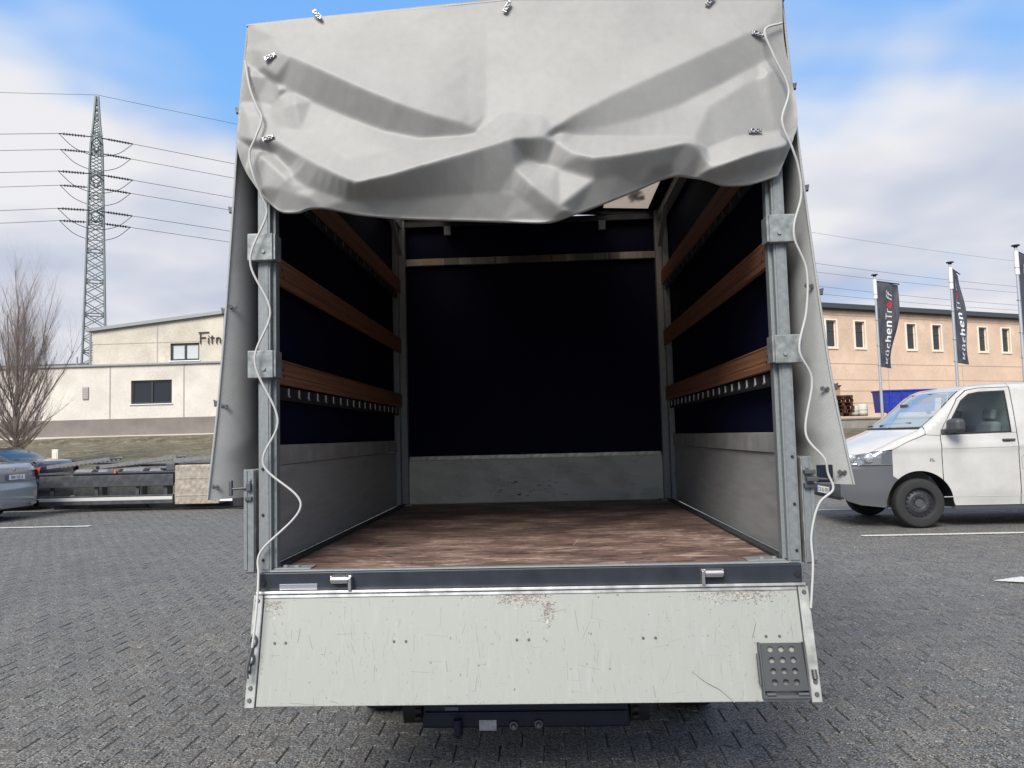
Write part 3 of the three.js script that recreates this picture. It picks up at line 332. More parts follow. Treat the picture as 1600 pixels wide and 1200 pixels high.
  for (const s of [-1, 1]) { const e = part('end_cap', [box(Math.min(s * 0.958, s * 0.994), Math.max(s * 0.958, s * 0.994), -H - 0.004, -0.008, -0.028, 0.006, 0.003)], cap, gate);
    for (const y of [-0.028, -H + 0.062, -H + 0.022]) part('bolt', rod([s * 0.977, y, 0.005], [s * 0.977, y, 0.012], 0.0085, 0.007, 8), M.darkSteel, gate); }
  for (const x of [-0.905, -0.865, -0.475, -0.432, -0.038, 0.004, 0.405, 0.448, 0.83, 0.876]) part('rivet', rod([x, -0.175, -0.001], [x, -0.175, 0.004], 0.0055, 0.004, 8), M.darkSteel, gate);
  { // folding step: a perforated plate standing off the gate
    const holes = []; for (let r = 0; r < 4; r++) for (let q = 0; q < 3; q++) holes.push(ring(0.836 + q * 0.0365, -0.218 - r * 0.0355, 0.0105, 14));
    const st = part('step_plate', extrude(rectPts(0.800, 0.945, -0.352, -0.198), 0.0022, holes, 0.0006).translate(0, 0.198, 0).rotateX(-0.15).translate(0, -0.198, 0.006), std([0.055, 0.060, 0.062], 0.45, 0.4), gate, 'dark perforated folding step plate');
    part('step_frame', [box(0.795, 0.950, -0.376, -0.364, 0.002, 0.026, 0.002), box(0.794, 0.799, -0.376, -0.194, 0.001, 0.03, 0.001), box(0.946, 0.951, -0.376, -0.194, 0.001, 0.03, 0.001), rod([0.79, -0.230, 0.02], [0.79, -0.33, 0.02], 0.006), rod([0.805, -0.362, 0.024], [0.835, -0.362, 0.024], 0.007), rod([0.91, -0.362, 0.024], [0.945, -0.362, 0.024], 0.007)], M.darkSteel, gate); }
  part('dented_fold', [new THREE.TubeGeometry(new THREE.CatmullRomCurve3([[0.565, -0.285, 0], [0.61, -0.32, 0.002], [0.655, -0.345, 0.002], [0.70, -H, 0.001]].map(V3)), 30, 0.0035, 6), uvBox(extrude([[0.565, -0.285], [0.61, -0.32], [0.655, -0.345], [0.70, -H + 0.002], [0.60, -H + 0.002]], 0.0012))], std([0.31, 0.32, 0.29], 0.5), gate);
  for (let k = 0; k < 4; k++) { const l = part('chain_link', new THREE.TorusGeometry(0.011, 0.0042, 6, 12), M.darkSteel, gate); l.scale.y = 1.5; l.rotation.y = k & 1 ? 1.3 : 0.2; l.rotation.z = 0.15; l.position.set(-0.979 - 0.002 * k, -0.165 - k * 0.03, 0.014); }
  part('latch', [box(0.994, 1.03, -0.335, -0.322, -0.02, -0.005, 0.002), box(1.0, 1.028, -0.30, -0.29, -0.02, -0.008, 0.002), rod([0.976, -0.285, 0.01], [0.976, -0.315, 0.014], 0.009)], M.darkSteel, gate);
  // --- posts, drop sides, upper boards
  for (const s of [-1, 1]) {
    const X = (a, b) => [Math.min(s * a, s * b), Math.max(s * a, s * b)];
    const post = part('rear_post', [box(...X(0.942, 0.990), 0.860, 2.98, -0.05, 0, 0.003), box(...X(0.928, 0.943), 0.93, 2.98, -0.062, -0.022, 0.003), box(...X(0.95, 0.982), 0.93, 2.98, -0.001, 0.0035, 0.0015)], M.galv, truck, 'galvanised steel rear corner post');
    for (const y of [2.134, 1.690]) {
      part('bracket_box', [box(...X(0.923, 1.020), y - 0.052, y + 0.052, 0.004, 0.030, 0.004), box(...X(0.915, 0.924), y - 0.048, y + 0.05, -0.045, 0.022, 0.002)], std([0.33, 0.36, 0.355], 0.5, 0.3, { map: withRep(mottleTex, 7) }), post);
      part('bracket_bolt', rod([s * 0.957, y - 0.018, 0.029], [s * 0.957, y - 0.018, 0.036], 0.008, 0.007, 6), M.galvDull, post);
    }
    for (const y of [1.30, 0.965, 1.13]) part('rivet', rod([s * 0.972, y, 0.002], [s * 0.972, y, 0.008], 0.006, 0.005, 8), M.black, post);
    const fp = part('front_post', [box(...X(0.905, 0.950), 0.926, 3.0, FZ, FZ + 0.06, 0.004), box(...X(0.950, 0.99), 0.926, 3.0, FZ + 0.01, FZ + 0.11, 0.004), box(...X(0.87, 0.97), 0.926, 0.934, FZ + 0.0, FZ + 0.14, 0.002)], M.galvDull, truck);
    const board = part('drop_side', [box(...X(1.004, 1.046), 0.915, 1.298, FZ, -0.004, 0.004)], cap, truck);
    part('drop_side_end', [box(...X(1.006, 1.044), 0.922, 1.300, -0.003, 0.006, 0.002), box(...X(1.03, 1.0425), 0.93, 1.296, 0.006, 0.010, 0.001), rod([s * 1.02, 1.262, 0.004], [s * 1.02, 1.262, 0.012], 0.006)], M.galv, board);
    part('inner_side_panel', [fitUV(box(...X(0.978, 0.992), 0.93, 1.306, FZ + 0.02, -0.062, 0.002), 'z', -2.7, 0, 'y', 0.93, 1.31)], std([0.36, 0.365, 0.355], 0.55, 0, { map: withRep(subtleTex, 2) }), truck);
    part('upper_board', [box(...X(0.970, 0.984), 1.308, 1.388, FZ + 0.1, -0.064, 0.003)], std([0.42, 0.42, 0.40], 0.6, 0, { map: withRep(mottleTex, 1.2) }), truck, 'pale strip board above the drop side');
    // wooden slats with the lashing loops under the lowest and the highest
    for (const [y, h, n, z0] of [[1.672, 0.096, 19, -0.07], [2.068, 0.104, 0, -0.05], [2.500, 0.100, 15, -0.3]]) {
      const m = std([1.0, 0.93, 0.86], 0.6, 0, { map: withRep(slatTex, 0.38, 9) });
      const sl = part('slat', box(...X(0.938, 0.960), y - h / 2, y + h / 2, FZ + 0.06, -0.052, 0.004), m, truck, 'brown varnished wooden side slat');
      if (n) { const low = y < 2;
        part('lashing_rail', box(...X(0.955, 0.968), y - h / 2 - (low ? 0.058 : 0.045), y - h / 2 - 0.006, FZ + 0.08, z0, 0.002), std([0.018, 0.02, 0.022], 0.6), sl);
        for (let k = 0; k < n; k++) { const z = z0 - 0.03 - k * (low ? 0.132 : 0.155), yt = y - h / 2 - 0.010, d = low ? 0.036 : 0.026, t = low ? 0.0045 : 0.0025; part('loop', [box(...X(0.9535 - t, 0.9545), yt - d, yt, z - t, z + t, 0.001), box(...X(0.9535 - t, 0.9545), yt - d, yt - d + t * 1.4, z - t * 3.2, z + t, 0.001)], low ? std([0.50, 0.50, 0.49], 0.5) : M.galvDull, sl); } }
      part('slat_screw', [rod([s * 0.9385, y + 0.008, -0.12], [s * 0.935, y + 0.008, -0.12], 0.005), rod([s * 0.9385, y - 0.016, -0.135], [s * 0.935, y - 0.016, -0.135], 0.005)], M.black, sl);
    }
    part('roof_rail', box(...X(0.925, 0.985), 2.925, 2.985, FZ + 0.06, -0.055, 0.004), M.galvDull, truck);
    part('roof_brace', bar([s * 0.93, 2.72, FZ + 0.12], [s * 0.93, 2.93, FZ + 0.42], 0.03, 0.02), M.galvDull, truck); part('roof_brace', bar([s * 0.93, 2.74, -0.12], [s * 0.93, 2.93, -0.42], 0.03, 0.02), M.galvDull, truck);
    // latch rods of the drop sides
    part('side_latch', s < 0 ? [rod([-1.025, 1.232, 0.012], [-1.082, 1.230, 0.02], 0.005), box(-1.092, -1.080, 1.205, 1.262, 0.012, 0.028, 0.003), box(-1.03, -1.012, 1.22, 1.252, 0.006, 0.022, 0.003), box(-1.036, -1.010, 1.185, 1.200, 0.006, 0.018, 0.002)]
      : [box(1.006, 1.045, 1.238, 1.252, 0.006, 0.03, 0.002), box(1.006, 1.042, 1.188, 1.204, 0.006, 0.024, 0.002), box(1.008, 1.05, 1.212, 1.228, 0.02, 0.045, 0.003), rod([1.03, 1.222, 0.034], [1.105, 1.216, 0.034], 0.0045)], M.darkSteel, board);
  }
  // --- front wall, crossbars, bows
  part('front_panel', fitUV(box(-0.905, 0.905, 0.928, 1.238, FZ - 0.01, FZ + 0.012, 0.002), 'x', -0.905, 0.905, 'y', 0.928, 1.238), std([1.0, 1.0, 0.97], 0.55, 0, { map: boardTex }), truck, 'scuffed beige front wall panel');
  part('front_rail', [box(-0.895, 0.895, 1.238, 1.268, FZ - 0.01, FZ + 0.03, 0.003), ...[-0.85, -0.6, -0.38, -0.14, 0.18, 0.48, 0.77].map((x) => rod([x, 1.253, FZ + 0.03], [x, 1.253, FZ + 0.036], 0.006))], std([0.86, 0.84, 0.74], 0.35, 0.2, { map: withRep(mottleTex, 4) }), truck, 'bright aluminium rail on the front wall');
  const xb = canvasTex(512, 16, (c, w, h) => { const R = rng(3); c.fillStyle = '#a2a39c'; c.fillRect(0, 0, w, h); for (let i = 0; i < 40; i++) { c.fillStyle = ['rgba(150,110,84,0.35)', 'rgba(186,184,170,0.5)', 'rgba(96,100,80,0.5)', 'rgba(70,72,74,0.5)'][i & 3]; c.fillRect(R() * w, 0, 10 + R() * 60, h); } });
  const cb = part('front_crossbar', fitUV(box(-0.905, 0.905, 2.655, 2.705, FZ + 0.0, FZ + 0.03, 0.003), 'x', -0.9, 0.9, 'y', 2.65, 2.71), std([1, 1, 1], 0.55, 0.2, { map: xb }), truck);
  for (const x of [-0.25, 0.16, 0.58]) part('crossbar_bolt', [rod([x, 2.69, FZ + 0.03], [x, 2.69, FZ + 0.036], 0.007), rod([x, 2.668, FZ + 0.03], [x, 2.668, FZ + 0.036], 0.007)], M.black, cb);
  const bow = (z, name) => part(name, [box(-0.98, 0.98, 2.935, 2.975, z - 0.02, z + 0.02, 0.003), bar([-0.97, 2.975, z], [0, 3.03, z], 0.03, 0.03), bar([0.97, 2.975, z], [0, 3.03, z], 0.03, 0.03)], M.slate, truck);
  bow(FZ + 0.03, 'roof_bow'); bow(-1.7, 'roof_bow'); bow(-0.85, 'roof_bow'); bow(-0.03, 'roof_bow');
  for (const x of [-0.59, 0.53]) part('bow_bracket', box(x - 0.025, x + 0.025, 2.868, 2.936, FZ + 0.035, FZ + 0.06, 0.003), M.galv, truck);
  // --- tarpaulin: lining, roof with two clear panels, sides that flare at the loose rear edge, front
  const roofY = (x) => 3.052 - 0.052 * Math.abs(x) / 1.02;
  const holes = { '-1': [-0.98, -0.64], 1: [0.54, 0.86] };
  const roofPiece = (x0, x1, z0, z1, lift, th) => { const g = new THREE.BoxGeometry(1, 1, 1, 1, 1, 1), p = g.attributes.position; for (let i = 0; i < p.count; i++) { const x = p.getX(i) < 0 ? x0 : x1, z = p.getZ(i) < 0 ? z0 : z1; p.setXYZ(i, x, roofY(x) + lift + (p.getY(i) < 0 ? -th : 0), z); } g.computeVertexNormals(); return uvBox(g); };
  const roof = [], roofIn = [];
  for (const s of [-1, 1]) { const [h0, h1] = holes[s], a = Math.min(0, s * 1.02), b = Math.max(0, s * 1.02);
    for (const [list, lift, th, zr] of [[roof, 0, 0.004, 0.032], [roofIn, -0.006, 0.003, -0.03]]) { list.push(roofPiece(a, b, -1.62, zr, lift, th), roofPiece(a, h0, -2.62, -1.62, lift, th), roofPiece(h1, b, -2.62, -1.62, lift, th), roofPiece(a, b, FZ - 0.03, -2.62, lift, th)); } }
  part('tarpaulin_roof', roof, M.tarpSide, truck);
  part('roof_lining', roofIn, M.lining, truck, 'dark navy inside of the tarpaulin roof');
  const clear = noiseTex(128, (u, v) => { const d = Math.hypot((u - 0.62) * 1.3, v - 0.45), k = 236 - 90 * sstep(0.28, 0.05, d + tileFbm(u, v, 7, 3, 4) * 0.35); return [k, k * 0.965, k * 0.925]; });
  for (const s of [-1, 1]) { const [h0, h1] = holes[s], g = fitUV(roofPiece(h0 - 0.01, h1 + 0.01, -2.63, -1.61, -0.0045, 0.001), 'x', h0, h1, 'z', -2.63, -2.0); part('roof_window', g, phys([0.95, 0.95, 0.94], 0.6, { map: clear, transmission: 0.8, thickness: 0 }), truck, 'translucent stained roof panel'); }
  for (const s of [-1, 1]) {
    const X = (a, b) => [Math.min(s * a, s * b), Math.max(s * a, s * b)];
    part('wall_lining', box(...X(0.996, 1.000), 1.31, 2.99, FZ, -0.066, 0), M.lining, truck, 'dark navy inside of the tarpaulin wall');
    const edge = s < 0 ? [[3.0, 1.026], [2.58, 1.066], [2.11, 1.096], [1.62, 1.134], [1.19, 1.182]] : [[3.0, 1.020], [2.49, 1.049], [2.03, 1.084], [1.56, 1.130], [1.195, 1.187]];
    const edgeX = (y) => { for (let i = 0; i < 4; i++) if (y >= edge[i + 1][0]) return lerp(edge[i + 1][1], edge[i][1], (y - edge[i + 1][0]) / (edge[i][0] - edge[i + 1][0])); return edge[4][1]; };
    const side = gridGeo(70, 60, (u, v) => { const y = lerp(3.0, edge[4][0], v), z = lerp(0.0, FZ - 0.03, u ** 1.6), f = Math.exp(z / 0.075), body = lerp(lerp(1.022, 1.034, sstep(0, 0.35, v)), 1.062, Math.max(sstep(-0.1, -0.5, z), sstep(1.42, 1.31, y))); const x = lerp(body, edgeX(y), f) + (0.010 * fbm(z * 2.2, y * 2.6, 3 + s, 3) + 0.006 * Math.sin(z * 9 + y * 2)) * sstep(0, 0.12, v) * (0.9 - 0.4 * f) * sstep(-0.04, -0.3, z); return [s * x, y, z, z, y]; });
    const tarp = part('tarpaulin_side', side, M.tarpSide, truck, 'grey tarpaulin side with its loose rear edge flaring out');
    part('edge_hem', tube([0, 0.2, 0.4, 0.6, 0.8, 1].map((v) => { const y = lerp(3.0, edge[4][0], v); return [s * edgeX(y), y, 0.002]; }), 0.0045, 60, 6), M.tarpSide, tarp);
    for (const [x, y, z] of s < 0 ? STUDS_A : STUDS_B) part('eyelet', [new THREE.TorusGeometry(0.006, 0.0024, 6, 12).translate(x - 0.009, y, z + 0.012), new THREE.TorusGeometry(0.006, 0.0024, 6, 12).translate(x + 0.009, y - 0.002, z + 0.012), box(x - 0.015, x + 0.015, y - 0.003, y + 0.003, z + 0.006, z + 0.014, 0.001)], M.darkSteel, tarp);
    for (const y of [2.68, 2.29, 1.90, 1.55]) part('edge_hook', [box(...X(edgeX(y) + 0.002, edgeX(y) + 0.018), y - 0.011, y + 0.011, -0.02, 0.0, 0.002), rod([s * (edgeX(y) + 0.016), y - 0.012, -0.008], [s * (edgeX(y) + 0.02), y + 0.014, -0.008], 0.003)], M.darkSteel, tarp);
    if (s > 0) part('edge_patch', box(1.055, 1.112, 1.205, 1.268, 0.004, 0.012, 0.002), M.navySteel, tarp, 'dark navy plate over the latch opening');
  }
  part('tarpaulin_front', box(-1.02, 1.02, 0.9, 3.0, FZ - 0.035, FZ - 0.03, 0), M.tarpSide, truck);
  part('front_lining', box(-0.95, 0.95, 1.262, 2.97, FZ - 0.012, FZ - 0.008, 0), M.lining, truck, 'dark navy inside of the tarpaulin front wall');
  // --- rear flap, lifted and hanging in heavy folds: heights of the folds interpolated smoothly
  // fold points joined by a Delaunay net: flat facets of stiff cloth between sharp creases
  const FP = FLAP_FOLDS, nets = (() => {
    const P = FP.map((p) => [p[0], p[1]]); P.push([-9, -6], [9, -6], [0, 14]); const n = FP.length; let T = [[n, n + 1, n + 2]];
    const inCircle = (t, p) => { const [A, B, C] = t.map((i) => P[i]), ax = A[0] - p[0], ay = A[1] - p[1], bx = B[0] - p[0], by = B[1] - p[1], cx = C[0] - p[0], cy = C[1] - p[1]; const d = (ax * ax + ay * ay) * (bx * cy - cx * by) - (bx * bx + by * by) * (ax * cy - cx * ay) + (cx * cx + cy * cy) * (ax * by - bx * ay); const o = (B[0] - A[0]) * (C[1] - A[1]) - (C[0] - A[0]) * (B[1] - A[1]); return o > 0 ? d > 0 : d < 0; };
    for (let i = 0; i < n; i++) { const bad = [], keep = []; for (const t of T) (inCircle(t, P[i]) ? bad : keep).push(t); const edges = new Map(); for (const t of bad) for (let k = 0; k < 3; k++) { const e = [t[k], t[(k + 1) % 3]].sort((x, y) => x - y).join(); edges.has(e) ? edges.set(e, null) : edges.set(e, [t[k], t[(k + 1) % 3]]); } T = keep; for (const e of edges.values()) if (e) T.push([e[0], e[1], i]); }
    return T.filter((t) => t.every((i) => i < n));
  })();
  const flat = (x, y) => { let best = null, bd = -1e9; for (const t of nets) { const [A, B, C] = [FP[t[0]], FP[t[1]], FP[t[2]]], d = (B[1] - C[1]) * (A[0] - C[0]) + (C[0] - B[0]) * (A[1] - C[1]), a = ((B[1] - C[1]) * (x - C[0]) + (C[0] - B[0]) * (y - C[1])) / d, b = ((C[1] - A[1]) * (x - C[0]) + (A[0] - C[0]) * (y - C[1])) / d, c = 1 - a - b, m = Math.min(a, b, c); if (m > bd) { bd = m; best = clamp(a) * A[2] + clamp(b) * B[2] + clamp(c) * C[2]; if (m >= 0) break; } } return best; };
  // sample the net on a fine lattice and ease the creases a little, as stiff PVC does
  const GX = 420, GY = 184, gx0 = -1.07, gx1 = 1.06, gy0 = 2.15, gy1 = 3.08; let field = new Float32Array(GX * GY);
  for (let j = 0; j < GY; j++) for (let i = 0; i < GX; i++) field[j * GX + i] = flat(lerp(gx0, gx1, i / (GX - 1)), lerp(gy0, gy1, j / (GY - 1)));
  for (let it = 0; it < 4; it++) { const o = field.slice(); for (let j = 1; j < GY - 1; j++) for (let i = 1; i < GX - 1; i++) { const k = j * GX + i; o[k] = field[k] * 0.36 + (field[k - 1] + field[k + 1] + field[k - GX] + field[k + GX]) * 0.16; } field = o; }
  const fold = (x, y) => { const fx = clamp((x - gx0) / (gx1 - gx0)) * (GX - 1.001), fy = clamp((y - gy0) / (gy1 - gy0)) * (GY - 1.001), i = Math.floor(fx), j = Math.floor(fy), u = fx - i, v = fy - j, k = j * GX + i; return lerp(lerp(field[k], field[k + 1], u), lerp(field[k + GX], field[k + GX + 1], u), v); };
  const curve = (pts) => { const c = new THREE.CatmullRomCurve3(pts.map((p) => new THREE.Vector3(p[0], p[1], 0)), false, 'centripetal'); return (t) => c.getPointAt(clamp(t)); };
  const cT = curve(FLAP_TOP), cB = curve(FLAP_BOTTOM), cL = curve(FLAP_LEFT), cR = curve(FLAP_RIGHT), c00 = cT(0), c10 = cT(1), c01 = cB(0), c11 = cB(1);
  const main = 170, back = 10;
  const flapGeo = gridGeo(360, main + back, (u, v) => {
    const row = v * (main + back), q = Math.min(1, row / main);
    const T = cT(u), B = cB(u), L = cL(q), Rr = cR(q), w = (k) => lerp(T[k], B[k], q) + lerp(L[k], Rr[k], u) - (lerp(lerp(c00[k], c10[k], u), lerp(c01[k], c11[k], u), q));
    const x = w('x'), y = w('y'), inn = sstep(0, 0.06, u) * sstep(1, 0.94, u); let z = fold(x, y) + 0.0025 * fbm(x * 5, y * 5, 4.2, 2) * inn * sstep(0, 0.1, q);
    if (row <= main) return [x, y, z, x, y];
    const t = (row - main) / back, a = t * Math.PI * 0.62; z = fold(B.x, B.y); const depth = Math.min(0.022, z * 0.2 + 0.006); // the cloth turns back under itself
    return [B.x, B.y + (1 - Math.cos(a)) * depth * 0.9 - Math.sin(a * 1.3) * 0.006, z - Math.sin(a) * depth - t * depth * 0.5, B.x, B.y - t * 0.05];
  });
  const flap = part('rear_flap', flapGeo, M.tarp, truck, 'grey rear tarpaulin flap rolled up and hanging in heavy folds');
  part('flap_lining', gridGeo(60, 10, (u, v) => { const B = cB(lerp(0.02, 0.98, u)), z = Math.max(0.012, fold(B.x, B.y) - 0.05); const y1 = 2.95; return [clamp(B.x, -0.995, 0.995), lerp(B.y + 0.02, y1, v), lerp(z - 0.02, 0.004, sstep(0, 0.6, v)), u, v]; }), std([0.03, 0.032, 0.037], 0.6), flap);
  const tilt = [-0.9, 1.05, 0.9, 0.35, 0.25, -0.35, 0.0];
  BUCKLES.forEach(([x, y, z], i) => { const zz = fold(x, Math.min(y, 2.985)) + 0.006; const b = part('buckle', [box(-0.026, 0.022, -0.011, 0.011, 0, 0.007, 0.002), new THREE.TorusGeometry(0.008, 0.0028, 6, 12).translate(-0.008, 0, 0.009), new THREE.TorusGeometry(0.006, 0.0025, 6, 12).translate(0.010, 0, 0.009), box(0.021, 0.032, -0.007, 0.007, 0.001, 0.012, 0.002)], std([0.30, 0.30, 0.31], 0.35, 0.8), flap); b.position.set(x, y, zz); b.rotation.z = tilt[i]; b.scale.setScalar(0.82); });
  const cordA = part('tie_cord', tube(CORD_A.map(([x, y, z]) => [x, y, y > 2.36 && y < 2.98 ? Math.max(z, fold(x, y) + 0.008) : z]), 0.0043, 320, 7), M.rope, truck, 'pale tie cord hanging in waves down the post');
  const cordB = part('tie_cord', tube(CORD_B.map(([x, y, z]) => [x, y, y > 2.40 && y < 2.98 ? Math.max(z, fold(x, y) + 0.008) : z]), 0.0043, 320, 7), M.rope, truck, 'pale tie cord hanging beside the latch');
  const tail = CORD_A[CORD_A.length - 1]; part('cord_whipping', tube([tail, [tail[0] - 0.006, tail[1] - 0.03, tail[2] + 0.008], [tail[0] - 0.012, tail[1] - 0.075, tail[2] + 0.02], [tail[0] - 0.008, tail[1] - 0.10, tail[2] + 0.026]], 0.007, 24, 7), M.darkSteel, cordA);
}
// ------------------------------------------------------------------ vehicles
function spline(pts) { // smooth monotone curve y(x) through points
  const n = pts.length, d = [], m = []; for (let i = 0; i < n - 1; i++) d.push((pts[i + 1][1] - pts[i][1]) / (pts[i + 1][0] - pts[i][0]));
  m[0] = d[0]; m[n - 1] = d[n - 2]; for (let i = 1; i < n - 1; i++) m[i] = d[i - 1] * d[i] <= 0 ? 0 : 2 / (1 / d[i - 1] + 1 / d[i]);
  return (x) => { if (x <= pts[0][0]) return pts[0][1]; if (x >= pts[n - 1][0]) return pts[n - 1][1]; let i = 0; while (x > pts[i + 1][0]) i++; const h = pts[i + 1][0] - pts[i][0], t = (x - pts[i][0]) / h, t2 = t * t, t3 = t2 * t; return (2 * t3 - 3 * t2 + 1) * pts[i][1] + (t3 - 2 * t2 + t) * h * m[i] + (-2 * t3 + 3 * t2) * pts[i + 1][1] + (t3 - t2) * h * m[i + 1]; };
}
// body surface: profile along s (from the end that faces +s = away), tumblehome and rounded shoulders. w is across, near side w > 0
function bodySurface({ prof, bend, base, round }) {
  const top = (s, w) => prof(s - bend(s) * w * w);
  const edge = (s) => { let y = prof(s - bend(s) * 0.5); for (let i = 0; i < 3; i++) y = top(s, Math.max(0.2, base(s, y) - round)); return { w: base(s, y) - round, y }; };
  const cache = new Map(), E = (s) => { const k = Math.round(s * 2000); if (!cache.has(k)) cache.set(k, edge(k / 2000)); return cache.get(k); };
  const hw = (s, y) => { const d = clamp(E(s).y - y, 0, round); return base(s, y) - (round - Math.sqrt(Math.max(0, round * round - (round - d) ** 2))); };
  return { top, E, hw, side: (sg) => (s, y) => [s, y, sg * hw(s, y)], over: (s, w) => [s, top(s, w), w] };
}
const arc = (cx, cy, r, a0, a1, n = 18) => Array.from({ length: n + 1 }, (_, i) => { const a = lerp(a0, a1, i / n) * D2R; return [cx + r * Math.cos(a), cy + r * Math.sin(a)]; });
function wheelParts(parent, x, y, z, r, wdt, sg, rimMat, steelie) {
  const w = part('wheel', new THREE.LatheGeometry([[r * 0.62, -wdt / 2], [r * 0.90, -wdt / 2], [r * 0.965, -wdt * 0.42], [r, -wdt * 0.30], [r, wdt * 0.30], [r * 0.965, wdt * 0.42], [r * 0.90, wdt / 2], [r * 0.66, wdt / 2], [r * 0.62, wdt * 0.44]].map((p) => new THREE.Vector2(...p)), 48).rotateX(Math.PI / 2), M.rubber, parent);
  w.position.set(x, y, z); w.rotation.y = sg < 0 ? Math.PI : 0;
  const R0 = r * 0.64;
  part('rim', new THREE.LatheGeometry([[R0 * 1.0, wdt * 0.46], [R0 * 0.93, wdt * 0.40], [R0 * 0.90, wdt * 0.22], [R0 * 0.88, wdt * 0.20], [R0 * 0.62, wdt * 0.30], [R0 * 0.58, wdt * 0.34], [R0 * 0.34, wdt * 0.33], [R0 * 0.30, wdt * 0.22], [0.001, wdt * 0.22]].map((p) => new THREE.Vector2(...p)), 48).rotateX(Math.PI / 2), rimMat, w);
  const spots = [], n = steelie ? 18 : 10; for (let k = 0; k < n; k++) { const a = k / n * 2 * Math.PI, q = new THREE.CylinderGeometry(R0 * 0.075, R0 * 0.075, 0.012, 10).rotateX(Math.PI / 2).scale(1, 1, 1).translate(R0 * 0.77 * Math.cos(a), R0 * 0.77 * Math.sin(a), wdt * 0.265); spots.push(q); }
  part('vent_hole', spots, M.black, w);
  part('hub', [new THREE.CylinderGeometry(R0 * 0.26, R0 * 0.29, 0.02, 24).rotateX(Math.PI / 2).translate(0, 0, wdt * 0.24), ...Array.from({ length: 5 }, (_, k) => new THREE.CylinderGeometry(0.011, 0.011, 0.018, 6).rotateX(Math.PI / 2).translate(R0 * 0.44 * Math.cos(k * 1.2566), R0 * 0.44 * Math.sin(k * 1.2566), wdt * 0.345))], M.darkSteel, w);
  return w;
}
function plateTex(text, w = 520, band = true) { return canvasTex(w, 110, (c, W, H) => { c.fillStyle = '#f1f1ec'; c.fillRect(0, 0, W, H); c.strokeStyle = '#111'; c.lineWidth = 5; c.strokeRect(3, 3, W - 6, H - 6); if (band) { c.fillStyle = '#1d3f9c'; c.fillRect(4, 4, 44, H - 8); } c.fillStyle = '#15161a'; c.font = 'bold 92px sans-serif'; c.textBaseline = 'middle'; c.textAlign = 'center'; c.fillText(text, W / 2 + 20, H / 2 + 4, W - 90); }); }

